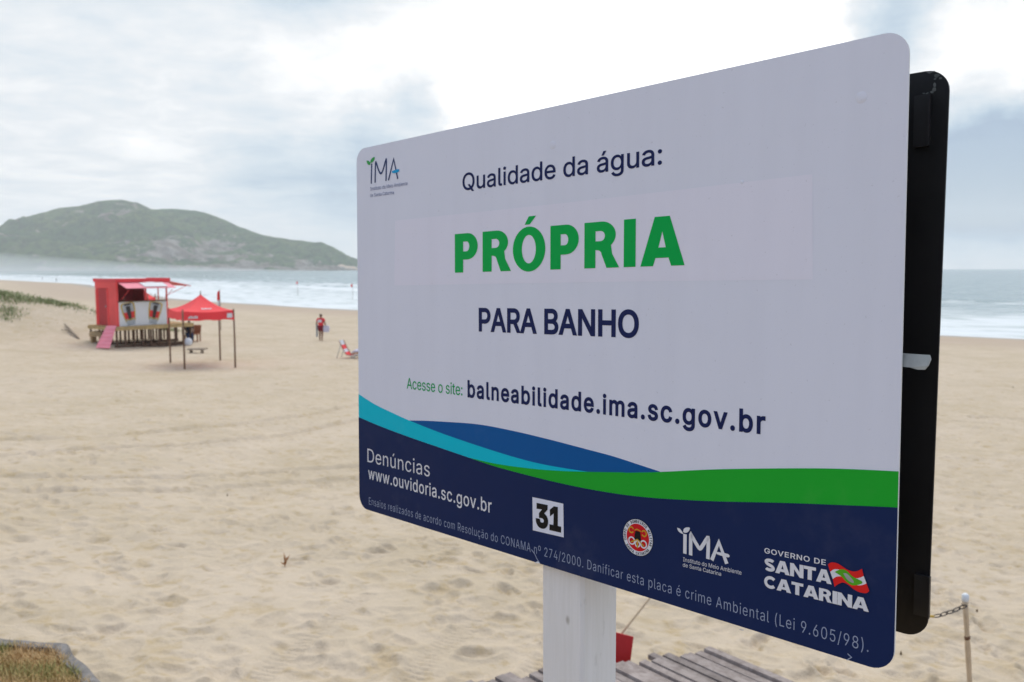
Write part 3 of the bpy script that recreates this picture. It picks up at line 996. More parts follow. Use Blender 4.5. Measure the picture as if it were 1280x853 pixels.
pin(cy_top, 0, L_); pin(cy_bot, 0, L_); pin(gr_top, -1, R_); pin(gr_bot, -1, R_)
rr = rrect(SW, SH, .030)
bottom = [p for p in rr if p[1] < -.3]           # right corner arc then left corner arc
brc = sorted([p for p in bottom if p[0] > 0], key=lambda p: -p[1]); blc = sorted([p for p in bottom if p[0] < 0], key=lambda p: p[1])
decal('blue_wave', [(*fill([bl_top[:-1] + [(bl_top[-1][0], bl_top[-1][1] - .0004)] + [(x, y - .004) for x, y in gr_top[:7]][::-1] + [(x, y - .004) for x, y in cy_top[20:-1]][::-1]]), 'blue')], 1, panel)
decal('cyan_wave', [(*fill([cy_top + cy_gr[::-1] + cy_bot[::-1][1:]]), 'cyan')], 2, panel)
decal('green_wave', [(*fill([cy_gr + gr_top[1:] + gr_bot[::-1]]), 'green')], 3, panel)
decal('navy_band', [(*fill([cy_bot + gr_bot[1:] + brc + blc]), 'navy')], 4, panel)

# ---- white sticker behind the main word
decal('cover_sticker', [(*fill([smooth_line([pp(494, 276), pp(700, 254.5), pp(1015.5, 218)], 4) + smooth_line([pp(1016, 349.5), pp(760, 352.5), pp(493, 357)], 4)]), 'patch')], 1, panel)

# ---- main word: heavy grotesque capitals drawn as outlines
def arc(cx, cy, rx, ry, a0, a1, n=14): return [(cx + rx * math.cos(R(a0 + (a1 - a0) * k / n)), cy + ry * math.sin(R(a0 + (a1 - a0) * k / n))) for k in range(n + 1)]
GL = {
    'P': [[(0, 0), (0, 1)] + [(.58, 1)] + arc(.56, .665, .44, .335, 90, -90) + [(.37, .33), (.37, 0)], [(.37, .54)] + arc(.52, .665, .115, .125, -90, 90) + [(.37, .79)]],
    'R': [[(0, 0), (0, 1), (.5, 1)] + arc(.50, .705, .40, .295, 90, -48) + [(.80, .30), (1.0, 0), (.645, 0), (.50, .30)] + arc(.36, .30, .14, .09, 0, 90, 5) + [(.325, .39), (.325, 0)], [(.325, .58)] + arc(.47, .69, .125, .11, -90, 90) + [(.325, .80)]],
    'O': [arc(.5, .5, .5, .53, 0, 360, 48)[:-1], arc(.5, .5, .215, .335, 0, 360, 40)[:-1]],
    'ACUTE': [[(.37, 1.08), (.50, 1.27), (.72, 1.27), (.53, 1.08)]],
    'I': [[(0, 0), (0, 1), (1, 1), (1, 0)]],
    'A': [[(0, 0), (.325, 1), (.665, 1), (1, 0), (.705, 0), (.645, .165), (.35, .165), (.295, 0)], [(.415, .375), (.50, .70), (.58, .375)]],
}
wp0, wp1 = pp(568.9, 341.2), pp(794, 333.8)
tp0, tp1 = pp(568.9, 293.0), pp(794.5, 273.6)
def wrd(u, y):
    k = (u - wp0[0]) / (wp1[0] - wp0[0])
    b_ = wp0[1] + k * (wp1[1] - wp0[1]); t_ = tp0[1] + k * (tp1[1] - tp0[1])
    return (u, b_ + y * (t_ - b_))
word = []
def bx(x, yb): return pp(560 + x / 4.2667, 160 + yb / 4.2667)[0]
for ch_, xa, xb in (('P', 38, 160), ('R', 186, 337), ('O', 347, 520), ('ACUTE', 347, 520), ('P', 547, 698), ('R', 728, 914), ('I', 938, 1001), ('A', 1027, 1263)):
    ua, ub = bx(xa, 745), bx(xb, 735)
    loops = [[wrd(ua + (ub - ua) * x, y) for x, y in lp] for lp in GL[ch_]]
    word.append((*fill(loops), 'pgreen'))
decal('main_word', word, 3, panel)

# ---- lettering
decal('heading_lettering', [text('Qualidade da água:', pp(578.3, 238.4), pp(827.6, 205.4), capm(590, 217.2, 238.3), 'ink', .008)], 2, panel)
decal('bathing_lettering', [text('PARA BANHO', pp(598.6, 413.4), pp(798.6, 421.6), capm(605, 386.2, 413.6), 'ink', .022)], 2, panel)
decal('web_lettering', [text('Acesse o site:', pp(508.7, 485.8), pp(578.2, 494.6), capm(512, 472.6, 486), 'lgreen', .004),
                        text('balneabilidade.ima.sc.gov.br', pp(584.6, 496.0), pp(956.8, 542.6), capm(590, 477.0, 497), 'ink', .022, 1.12)], 2, panel)
decal('complaint_lettering', [text('Denúncias', pp(460, 577.4), pp(537.8, 596.2), capm(463, 561.2, 578), 'pale', -.002, 1.04),
                              text('www.ouvidoria.sc.gov.br', pp(461, 598.4), pp(615.2, 641.4), capm(500, 594.5, 609.5), 'pale', .006, 1.06)], 6, panel)
decal('footnote_lettering', [text('Ensaios realizados de acordo com Resolução do CONAMA nº 274/2000. Danificar esta placa é crime Ambiental (Lei 9.605/98).',
                                  pp(461.8, 630.6), pp(1086, 815.0), capm(760, 707.0, 719.2), 'dim', -.006, 1.10)], 6, panel)
# number sticker
decal('number_sticker', [([pp(666.7, 662.9), pp(705.3, 671.8), pp(704.7, 629.7), pp(666.1, 621.4)], [[0, 1, 2, 3]], 'white')], 6, panel)
decal('number_lettering', [text('31', pp(670.4, 656.4), pp(702.2, 663.6), capm(680, 632.2, 658.2), 'black', .045)], 8, panel)

# ---- IMA emblem, coloured and white
def ima(name, z, I, Mm, A, bar, leaves, w, cols, layer, lines):
    g = [(*ribbon(z(I), w, cols[0])[:2], cols[0]), (*ribbon(smooth_line(z(Mm), 4), w, cols[0])[:2], cols[0]), (*ribbon(z(A), w, cols[0])[:2], cols[0])]
    for lf in leaves:
        lp = smooth_line(z(lf) + [z(lf)[0]], 4)[:-1]
        g.append((*fill([lp]), cols[1]))
    if bar: g.append((*fill([smooth_line(z(bar) + [z(bar)[0]], 3)[:-1]]), cols[2]))
    g += lines
    decal(name, g, float(layer), panel)


ima('institute_emblem', zoom(440, 170, 8.5333), [(211, 297), (207, 510)], [(248, 500), (252, 300), (262, 296), (285, 365), (307, 402), (330, 372), (358, 272), (368, 268), (364, 482)],
    [(390, 476), (446, 248), (490, 460)], [(430, 378), (470, 362), (505, 357), (500, 385), (460, 398), (432, 396)],
    [[(157, 266), (182, 268), (200, 300), (182, 312), (165, 296)], [(196, 290), (206, 252), (240, 224), (240, 256), (218, 284)]], .0042, ('logonavy', 'logogreen', 'logocyan'), 2,
    [text('Instituto do Meio Ambiente', pp(463.3, 238.7), pp(509.8, 231.7), capm(470, 233.8, 238.2), 'lgrey'), text('de Santa Catarina', pp(463, 246.8), pp(492.8, 242.8), capm(470, 242.0, 246.2), 'lgrey')])
ima('institute_white_emblem', zoom(840, 640, 8.5333), [(144, 236), (142, 445)], [(204, 462), (206, 262), (216, 256), (262, 335), (302, 390), (338, 348), (374, 292), (392, 292), (388, 502)],
    [(430, 514), (506, 322), (590, 552)], [(484, 424), (606, 448), (608, 484), (488, 450)],
    [[(60, 168), (92, 180), (126, 232), (98, 224), (72, 200)], [(126, 214), (132, 182), (156, 165), (196, 168), (184, 206), (154, 222)]], .0060, ('pale', 'pale', 'pale'), 6,
    [text('Instituto do Meio Ambiente', pp(854.8, 701.4), pp(927.6, 718.4), capm(858, 696.6, 701.6), 'pale', 0.), text('de Santa Catarina', pp(854.4, 708.0), pp(902.2, 719.8), capm(858, 703.4, 708.2), 'pale', 0.)])

# ---- government mark with waving flag
def thick(pts, w): return ribbon(pts, w, 'pale')
def heavy(body, widths, p0, p1, cap, gap=.05):
    """heavy geometric capitals set between two baseline points"""
    tot = sum(widths[c] for c in body) + gap * (len(body) - 1)
    out = []; x = 0.
    for c in body:
        w = widths[c]
        def to(pt, x=x, w=w):
            t = (x + pt[0] * w) / tot
            return (p0[0] + (p1[0] - p0[0]) * t, p0[1] + (p1[1] - p0[1]) * t + pt[1] * cap)
        if c == 'S':
            st = .29
            mid = arc(.5, .735, .34, .145 , 20, 180, 9) + [(.19, .66)] + [(.30, .575), (.5, .50), (.70, .425)] + [(.81, .34)] + arc(.5, .265, .34, .145, 0, -160, 9)
            P_ = [to((a * 1.0, .5 + (b - .5) * .98)) for a, b in mid]
            out.append(ribbon(smooth_line(P_, 3), cap * .245, 'pale'))
        elif c == 'C':
            P_ = [to((.52 + .40 * math.cos(R(a)), .5 + .39 * math.sin(R(a)))) for a in range(42, 319, 12)]
            out.append(ribbon(P_, cap * .26, 'pale'))
        else:
            G = {'A': GL['A'], 'R': GL['R'], 'I': GL['I'], 'T': [[(.33, 0), (.33, .76), (0, .76), (0, 1), (1, 1), (1, .76), (.67, .76), (.67, 0)]],
                 'N': [[(0, 0), (0, 1), (.27, 1), (.70, .44), (.70, 1), (1, 1), (1, 0), (.73, 0), (.30, .56), (.30, 0)]]}[c]
            out.append((*fill([[to(q) for q in lp] for lp in G]), 'pale'))
        x += w + gap
    return out
HW_ = {'S': .82, 'A': 1.08, 'N': .98, 'T': .86, 'C': .94, 'R': .92, 'I': .32}
zg = zoom(940, 660, 7.1111)
fl_top = [(683, 325), (695, 312), (722, 303), (770, 314), (815, 342), (860, 370), (910, 384), (950, 378), (985, 360)]
fl_w0 = [(703, 388), (735, 366), (785, 368), (830, 392), (880, 425), (925, 443), (965, 440), (1000, 424)]
fl_w1 = [(726, 452), (755, 432), (800, 428), (845, 448), (890, 478), (940, 505), (985, 505), (1026, 490)]
fl_bot = [(742, 520), (775, 496), (815, 482), (860, 500), (910, 540), (965, 568), (1022, 576), (1050, 556)]
sm = lambda l: smooth_line(zg(l), 4)
decal('government_emblem', [
    text('GOVERNO DE', pp(956, 691.0), pp(1032.8, 706.6), capm(958, 684.9, 691.2), 'pale', .012, 1.08),
    *heavy('SANTA', HW_, pp(955.9, 712.9), pp(1040.2, 730.4), capm(958, 697.2, 713.2), .02),
    *heavy('CATARINA', HW_, pp(955.9, 733.6), pp(1087.0, 764.8), capm(958, 718.8, 733.8), .02),
    (*fill([sm(fl_top) + sm(fl_w0)[::-1]]), 'fred'), (*fill([sm(fl_w0) + sm(fl_w1)[::-1]]), 'pale'), (*fill([sm(fl_w1) + sm(fl_bot)[::-1]]), 'fred'),
    (*fill([smooth_line(zg([(742, 388), (800, 364), (850, 378), (905, 430), (986, 472), (968, 498), (900, 506), (850, 476), (800, 425), (742, 388)]), 4)[:-1]]), 'fgreen'),
    (*fill([smooth_line(zg([(820, 400), (850, 402), (890, 440), (915, 480), (890, 480), (850, 450), (820, 400)]), 3)[:-1]]), 'tape')], 6., panel)

# ---- fire brigade crest
cc = pp(797.9, 671.9); cr_ = .0300
def disc(r, n=48): return [(cc[0] + r * math.cos(2 * math.pi * k / n), cc[1] + r * math.sin(2 * math.pi * k / n)) for k in range(n)], [list(range(n))]
def cp(x, y): return (cc[0] + x * cr_, cc[1] + y * cr_)
def ring_text(body, a_mid, span, r, inward, cap):
    out_v, out_f = [], []
    n = len(body)
    for i, chx in enumerate(body):
        if chx == ' ': continue
        vs, fs = glyphs(chx, .03)
        xm = (min(x for x, y in vs) + max(x for x, y in vs)) / 2
        a = R(a_mid + span * (.5 - i / (n - 1))) if not inward else R(a_mid - span * (.5 - i / (n - 1)))
        k = cap / CAP; b_ = len(out_v)
        for x, y in vs:
            lx, ly = (x - xm) * k * .82, y * k
            if not inward: rad_ = r + ly; q = (rad_ * math.cos(a) + lx * math.sin(a), rad_ * math.sin(a) - lx * math.cos(a))
            else: rad_ = r - ly; q = (rad_ * math.cos(a) - lx * math.sin(a), rad_ * math.sin(a) + lx * math.cos(a))
            out_v.append((cc[0] + q[0], cc[1] + q[1]))
        out_f += [[j + b_ for j in f] for f in fs]
    return out_v, out_f, 'black'
def ringp(x, y, r, w, m, a0=0, a1=360):
    return ribbon([cp(x + r * math.cos(R(a0 + (a1 - a0) * k / 16)), y + r * math.sin(R(a0 + (a1 - a0) * k / 16))) for k in range(17)], w, m)
decal('brigade_emblem', [
    (*disc(cr_), 'black'), (*disc(cr_ * .965), 'pale'), (*disc(cr_ * .735), 'red'),
    ring_text('CORPO DE BOMBEIROS MILITAR', 90, 214, cr_ * .79, False, cr_ * .135), ring_text('SANTA CATARINA', 270, 104, cr_ * .925, True, cr_ * .135),
    (*fill([[cp(-.2, .12), cp(-.15, .34), cp(.15, .34), cp(.2, .12), cp(.22, -.14), cp(-.22, -.14)]]), 'black'),
    ribbon([cp(-.2, .36), cp(-.05, .44), cp(.12, .40), cp(.2, .36)], .0016, 'gold'),
    ringp(-.42, .34, .15, .0020, 'gold', 20, 330), ringp(.42, .30, .15, .0020, 'gold', -150, 160),
    ringp(-.38, -.24, .19, .0022, 'pale'), ringp(.40, -.28, .19, .0022, 'pale'), ringp(0, -.34, .15, .0022, 'pale'),
    ribbon([cp(-.44, -.32), cp(0, -.1), cp(.44, -.38)], .0018, 'gold'), ribbon([cp(0, -.18), cp(0, -.56)], .0026, 'gold')], 6., panel)

# ---- rivet bumps under the vinyl, scratches on the lower edge
for (x, y) in ((691, 181.5), (1076.5, 122), (927.5, 228)):
    c_ = pp(x, y); r0 = .0075 if y < 200 else .003
    vs = []; fs = []
    for j, (r_, h_) in enumerate(((r0, .0001), (r0 * .8, .0005), (r0 * .4, .0008))):
        for k in range(16): vs.append(S(c_[0] + r_ * math.cos(k * math.pi / 8), c_[1] + r_ * math.sin(k * math.pi / 8), h_))
    vs.append(S(c_[0], c_[1], .0009))
    for j in range(2):
        for k in range(16): fs.append([j * 16 + k, j * 16 + (k + 1) % 16, (j + 1) * 16 + (k + 1) % 16, (j + 1) * 16 + k])
    fs += [[32 + k, 32 + (k + 1) % 16, 48] for k in range(16)]
    obj('rivet', vs, fs, M['white'], panel, True)
for q in ([ribbon([pp(665, 687), pp(669, 692.5), pp(671.5, 698), pp(675, 703.5)], .0014, 'dim')], [(*fill([[pp(669, 703.5), pp(673, 701.5), pp(676, 704.5)]]), 'pale')],
          [ribbon([pp(1060, 817), pp(1065, 821.5), pp(1059, 825)], .0012, 'dim')], [ribbon([pp(925, 787), pp(930, 787.5)], .001, 'dim')]):
    decal('scratch', q, 6., panel)
def gh(x, y): return float(sand_h(np.array([x]), np.array([y]))[0])
def ground_at(px, py):
    """where the sight line through a photo pixel meets the sand"""
    d = ray(px, py); d = d / d.y
    prev = 2.5
    for Y in geo(2.6, 600, 1.01):
        p = d * Y
        if CAMZ + p.z < float(base_h(p.x, p.y)):
            a, b_ = prev, Y
            for _ in range(30):
                mm = (a + b_) / 2; p = d * mm
                if CAMZ + p.z < float(base_h(p.x, p.y)): b_ = mm
                else: a = mm
            p = d * b_
            return Vector((p.x, p.y, gh(p.x, p.y)))
        prev = Y
    p = d * 600; return Vector((p.x, p.y, 0))


# ------------------------------------------------------------------ lawn, kerb
LZ = 3.06
def gp(px, py, z):
    d = ray(px, py); t = (z - CAMZ) / d.z
    return Vector((d.x * t, d.y * t, z))
A = gp(0, 796.5, LZ); Bc = gp(86, 805, LZ); Cc = gp(131, 853, LZ)
dirA = (A - Bc).normalized(); dirC = (Cc - Bc).normalized()
outer = [Bc + dirA * 9.0, Bc + dirA * 4, Bc + dirA * 1.0, Bc, Bc + dirC * 1.0, Bc + dirC * 3.4, Bc + dirC * 5.2]
kw = .085
cen = Vector((-2.2, 1.0, LZ))
inner = []
for i, p in enumerate(outer):
    a = (outer[i] - outer[i - 1]).normalized() if i else (outer[1] - outer[0]).normalized()
    b_ = (outer[i + 1] - outer[i]).normalized() if i < len(outer) - 1 else a
    t = (a + b_).normalized(); nrm = Vector((t.y, -t.x, 0))
    if nrm.dot(cen - p) < 0: nrm = -nrm
    inner.append(p + nrm * kw / max(.5, abs(nrm.dot(Vector((a.y, -a.x, 0))))))
def subdiv(l, n):
    o_ = []
    for a, b_ in zip(l[:-1], l[1:]):
        for k in range(n): o_.append(a.lerp(b_, k / n))
    return o_ + [l[-1]]
oo, ii = subdiv(outer, 24), subdiv(inner, 24)
rows = []
for o_, i_ in zip(oo, ii):
    jt = .012 * math.sin(o_.x * 7.1 + o_.y * 5) + .008 * math.sin(o_.x * 23)
    dz = .006 * math.sin(o_.x * 11) + .004 * math.sin(o_.y * 29)
    up = Vector((0, 0, 1)); e = (o_ - i_).normalized()
    rows.append([o_ + e * jt - up * .45, o_ + e * jt + up * (dz - .012), o_ + e * (jt - .012) + up * dz, i_ + e * jt * .6 + up * (dz + .002), i_ - up * .10])
kv = [p for r_ in rows for p in r_]; kf = []
for i in range(len(rows) - 1):
    for k in range(4): kf.append([i * 5 + k, (i + 1) * 5 + k, (i + 1) * 5 + k + 1, i * 5 + k + 1])
tag(obj('kerb', kv, kf, M['kerb'], smooth=False), kind='structure')
lw = [p + Vector((0, 0, -.012)) for p in inner] + [Vector((5.5, -4.5, LZ - .012)), Vector((-12, -4.5, LZ - .012))]
lv = list(lw); cen2 = sum(lw, Vector()) / len(lw)
tag(obj('lawn', lv, [list(range(len(lv)))], M['lawn']), kind='structure')


def blades(name, spots, mat, kind='stuff'):
    """spots: (pos, height, width, heading, bend, tone)"""
    n = len(spots); vs = np.zeros((n * 5, 3)); tone = np.zeros(n * 5)
    for i, (p, h, w, a, bd, tn) in enumerate(spots):
        dx, dy = math.cos(a), math.sin(a); k = i * 5
        vs[k] = (p[0] - dy * w, p[1] + dx * w, p[2]); vs[k + 1] = (p[0] + dy * w, p[1] - dx * w, p[2])
        mx, my, mz = p[0] + dx * bd * .35, p[1] + dy * bd * .35, p[2] + h * .62
        vs[k + 2] = (mx + dy * w * .8, my - dx * w * .8, mz); vs[k + 3] = (mx - dy * w * .8, my + dx * w * .8, mz)
        vs[k + 4] = (p[0] + dx * bd, p[1] + dy * bd, p[2] + h); tone[k:k + 5] = tn
    fs = []
    for i in range(n): k = i * 5; fs += [(k, k + 1, k + 2, k + 3), (k + 3, k + 2, k + 4)]
    o = obj(name, vs, fs, mat)
    at_ = o.data.attributes.new('tone', 'FLOAT', 'POINT'); at_.data.foreach_set('value', tone.astype(np.float32))
    return tag(o, kind=kind)


sp = []
for _ in range(26000):
    p = Bc + dirA * rng.uniform(0, 3.2) ** 1.0 + dirC * rng.uniform(0, 1.8)
    # keep inside the kerb
    e1 = Vector((dirA.y, -dirA.x, 0)); e1 = e1 if e1.dot(cen - Bc) > 0 else -e1
    e2 = Vector((dirC.y, -dirC.x, 0)); e2 = e2 if e2.dot(cen - Bc) > 0 else -e2
    if (p - Bc).dot(e1) < kw - .02 or (p - Bc).dot(e2) < kw - .02: continue
    g = float(vnoise(p.x * 4.2, p.y * 4.2, 3)) + .5
    tn = min(1, max(0, (g - .38) * 2.2 + rng.normal(0, .12)))
    sp.append(((p.x, p.y, LZ - .014), rng.uniform(.02, .055), rng.uniform(.0015, .003), rng.uniform(0, 6.28), rng.uniform(.01, .05), tn))
blades('grass', sp, M['lawnblade'])

# dune grass: a dense strip along the crest and patches on the slope
sp = []
def tuft(x, y, n, hgt, spread):
    for _ in range(n):
        xx, yy = x + rng.normal(0, spread), y + rng.normal(0, spread)
        z = float(base_h(xx, yy)) - .02
        sp.append(((xx, yy, z), hgt * rng.uniform(.5, 1.2), rng.uniform(.012, .028), rng.uniform(0, 6.28), rng.uniform(.05, .25), min(1, max(0, rng.normal(.55, .25)))))
for _ in range(560):
    t = rng.random(); x = -36 + 14.5 * t + rng.normal(0, .3)
    w_ = .50 - .32 * t
    if float(vnoise(x * 1.1, 3.3, 8)) < -.42 + .12 * (t > .6): continue
    tuft(x, 52.3 + .10 * (x + 30) + rng.normal(0, w_), 6, .27 - .12 * t, .25)
for px, py, sx_, sy_, nn in ((3, 391, .9, .35, 40), (13, 388, .8, .3, 45), (6, 398, .7, .3, 30), (14, 396, .4, .2, 12), (21, 377, .7, .3, 26), (15, 374, .6, .3, 22), (4, 374, .8, .4, 30), (28, 393, .35, .15, 6), (9, 366, .8, .5, 30), (-14, 385, 1.0, 1.0, 60)):
    g = ground_at(px, py)
    for _ in range(nn // 2): tuft(g.x + rng.normal(0, sx_ * .6), g.y + rng.normal(0, sy_), 5, .24, .15)
blades('dune_grass', sp, M['duneblade'])

# ------------------------------------------------------------------ boardwalk
bd_ = Vector((.64, -.77, 0)).normalized(); bperp = Vector((-bd_.y, bd_.x, 0))   # plank direction / across
BZ = 2.93
e0 = gp(566, 853, BZ); e1 = gp(891, 811.5, BZ)
walk = MB(); pl = []
e0 = e0 + (e0 - e1) * .55
span = e1 - e0
nw = 38; tot = abs(span.dot(bperp)); sg = 1 if span.dot(bperp) > 0 else -1
pwid = tot / nw
jit = [.02, -.05, .03, 0, -.02, .05, -.04, .0, .03, -.03, .06, -.06, .02, .05, -.05, .0, .04, .10, -.10, .03, -.02, .05, .0, .09, -.12]
for i in range(nw):
    t = (i + .5) / nw
    st = e0 + span * t
    st = st + bd_ * (jit[(i * 7) % 25] * .40 + .015 * math.sin(i * 1.7))
    wd = pwid * (.86 + .06 * math.sin(i * 2.3)); L = 2.1 if i > 3 else 1.8
    z0_ = .010 * math.sin(i * 1.9) + .004 * math.cos(i * 5.1)
    q0 = len(walk.v)
    a_ = st - bperp * wd / 2; sk = bperp * .008 * math.sin(i * 3.1)
    ctop = .004
    for (du, hh) in ((0., 0), (L, 0)):
        pass
    o_ = a_ + Vector((0, 0, z0_ - .030))
    ex, ey, ez = bd_ * L + sk, bperp * wd, Vector((0, 0, .030))
    pts = [o_, o_ + ex, o_ + ex + ey, o_ + ey]
    tops = [p + ez + (pts[(k + 2) % 4] - p).normalized() * ctop for k, p in enumerate(pts)]
    mids = [p + ez * .86 for p in pts]
    walk.add(pts + mids + tops, [(3, 2, 1, 0), (8, 9, 10, 11)] + [(k, (k + 1) % 4, 4 + (k + 1) % 4, 4 + k) for k in range(4)] + [(4 + k, 4 + (k + 1) % 4, 8 + (k + 1) % 4, 8 + k) for k in range(4)])
    pl += [rng.random()] * 12
broot = empty('boardwalk', (e0 + span * .6 + bd_ * .5).to_tuple()[:2] + (BZ - .1,), 'weathered grey plank boardwalk with uneven plank ends lying on sand under the sign', 'boardwalk')
bo = walk.build('planks', M['boards'], broot)
at_ = bo.data.attributes.new('plank', 'FLOAT', 'POINT'); at_.data.foreach_set('value', np.array(pl, np.float32))
jb = MB()
for k in (.35, 1.5):
    p = e0 + bd_ * k + Vector((0, 0, -.105)); jb.box(p, span, bd_ * .06, Vector((0, 0, .06)))
jb.build('joist', M['stilt'], broot)

# ------------------------------------------------------------------ stake with chain, red board on a leaning stick
SY = 4.6
stop = at(1206.5, 751, SY); sbot = at(1212.5, 860, SY)
gz = float(sand_h(np.array([stop.x + .02]), np.array([SY]))[0])
dirs = (sbot - stop).normalized(); sg_ = stop + dirs * ((gz - .25 - stop.z) / dirs.z)
stake = empty('bamboo_stake', (sg_.x, sg_.y, gz), 'thin pale bamboo stake with white tip standing right of the sign', 'stake')
pts = [sg_.lerp(stop, k / 14) for k in range(15)]
MB().tube(pts, [.0130 + .0014 * ((k * 7) % 3) for k in range(15)], 10).build('cane', M['bamboo'], stake, True)
MB().tube([stop + Vector((0, 0, -.005)), stop + Vector((0, 0, .012)), stop + Vector((0, 0, .034)), stop + Vector((0, 0, .042))], [.0165, .020, .019, .010], 12).build('tip_cap', M['wht'], stake, True)
p = stop.lerp(sbot, .42)
MB().tube([p + Vector((0, 0, -.014)), p, p + Vector((.003, 0, .012))], [.0135, .0165, .0135], 10).build('knot', M['node'], stake, True)


def torus_link(mb, a, b, side, r=.0032):
    d = b - a; L = d.length; d.normalize(); w = .011
    pts = []
    for k in range(20):
        t = 2 * math.pi * k / 20
        x = math.cos(t); y = math.sin(t)
        pts.append((a + b) / 2 + d * (L / 2 + .004) * (abs(x) ** .7) * (1 if x > 0 else -1) + side * w * y)
    mb.tube(pts + [pts[0]], r, 6, cap=False)


chain0 = stop + Vector((-.004, -.016, -.022)); chain1 = at(1168, 771, 4.52)
chd = (chain1 - chain0); cn = chd.normalized(); s1 = cn.cross(Vector((0, 1, .2))).normalized(); s2 = cn.cross(s1).normalized()
cb = MB(); nl = 5
for k in range(nl):
    torus_link(cb, chain0 + chd * (k / nl) + Vector((0, 0, -.006 * math.sin(math.pi * k / nl))), chain0 + chd * ((k + 1) / nl) + Vector((0, 0, -.006 * math.sin(math.pi * (k + 1) / nl))), s1 if k % 2 else s2)
cb.tube([chain0 + Vector((.006, .0, -.004)), chain0 + Vector((.02, .016, -.004)), chain0 + Vector((.022, .03, -.004)), chain0 + Vector((-.004, .036, -.004)), chain0 + Vector((-.012, .018, -.004)), chain0 + Vector((.006, .0, -.004))], .0035, 6)
co_ = cb.build('chain', M['chain'], origin=chain0)
tag(co_, 'short dark iron chain hanging from the top of the bamboo stake', 'chain')

# leaning stick carrying a red board, behind the post
SYB = 5.05
r0_, r1_ = at(766, 806, SYB), at(858, 690, SYB + .15)
dl = (r1_ - r0_).normalized()
gzb = float(sand_h(np.array([r0_.x]), np.array([SYB]))[0])
low = r0_ - dl * ((r0_.z - gzb + .15) / dl.z)
stick = empty('red_marker', (low.x, low.y, gzb), 'red board leaning with a thin pale stick on the sand behind the white post', 'marker board')
MB().tube([low.lerp(r1_, k / 8) for k in range(9)], [.0085 - .0003 * k for k in range(9)], 8).build('stick', M['bamboo'], stick, True)
q = [at(738, 783, SYB - .03), at(792, 796.5, SYB - .03), at(787.5, 832, SYB - .06), at(736, 822, SYB - .06)]
nq_ = (q[1] - q[0]).cross(q[3] - q[0]).normalized() * .012
MB().add(q + [p - nq_ for p in q] if False else [p for p in q] + [p + nq_ for p in q], [(0, 3, 2, 1), (4, 5, 6, 7), (0, 1, 5, 4), (1, 2, 6, 5), (2, 3, 7, 6), (3, 0, 4, 7)]).build('board', M['signred'], stick)
# rope from the chain to the stick, mostly behind the sign
rp = [chain1.lerp(r1_, t) + Vector((0, 0, -.10 * math.sin(math.pi * t))) for t in [k / 24 for k in range(25)]]
ro = MB().tube(rp, .0075, 8).build('rope', M['rope'], origin=chain1)
tag(ro, 'yellow rope tied to the end of the chain behind the sign', 'rope')

# ------------------------------------------------------------------ debris on the sand
def sprig(px, py, hgt, label, mat='twig', n=7, seed=1, flat=.3, name='dry_twig', cat='twig', group=None):
    g = ground_at(px, py); rs = random.Random(seed); b = MB()
    b.tube([g + Vector((0, 0, -.02)), g + Vector((.004, 0, hgt * .5)), g + Vector((.008, .003, hgt))], [.006, .005, .002], 6)
    for k in range(n):
        a = rs.uniform(0, 6.28); z = hgt * rs.uniform(.1, .7); l = hgt * rs.uniform(.35, .7)
        s_ = g + Vector((0, 0, z)); e_ = s_ + Vector((math.cos(a) * l * .7, math.sin(a) * l * .7, l * rs.uniform(flat - .3, flat + .5)))
        m_ = s_.lerp(e_, .5) + Vector((0, 0, -.1 * l))
        b.tube([s_, m_, e_], [.0045, .006, .0015], 5)
    o = b.build(name, M[mat], origin=(g.x, g.y, g.z), smooth=True)
    tag(o, label, cat, group)


sprig(356, 711, .115, 'small reddish brown dry twig sticking up from the sand', 'twig', 9, 4, .7)
DEB = 'scraps of dried seaweed on the sand'
for i, (px, py, h, lb) in enumerate([(377, 604, .05, 'small dark brown seaweed scrap on sand by the left edge of the sign'), (146, 715, .03, 'thin dark seaweed scrap on sand above the lawn corner'), (106, 599, .05, 'brown seaweed clump on the sand at the left tyre rut'),
                                     (284, 617, .03, 'tiny dark seaweed scrap on sand in the middle of the beach'), (1221, 769, .03, 'dark curled seaweed scrap on sand right of the bamboo stake'), (1125, 826, .03, 'brown seaweed scrap on sand below the sign corner'), (1266, 487, .06, 'dark seaweed scrap on the sand near the right edge')]):
    sprig(px, py, h, lb, 'weed', 6, 10 + i, .15, 'seaweed_scrap', 'seaweed', DEB)
# driftwood branch in front of the dune
g0, g1 = ground_at(96, 424), ground_at(81, 408)
db = MB().tube([g0 + Vector((.1, 0, -.02)), g0.lerp(g1, .35) + Vector((0, 0, .1)), g0.lerp(g1, .7) + Vector((0, 0, .12)), g1 + Vector((0, 0, .12))], [.07, .07, .06, .04], 8)
db.tube([g0.lerp(g1, .5) + Vector((0, 0, .1)), g0.lerp(g1, .55) + Vector((-.4, -.2, .12))], [.05, .02], 6)
tag(db.build('driftwood', M['drift'], smooth=True, origin=g0), 'grey driftwood branch lying on the sand left of the red kiosk', 'driftwood')

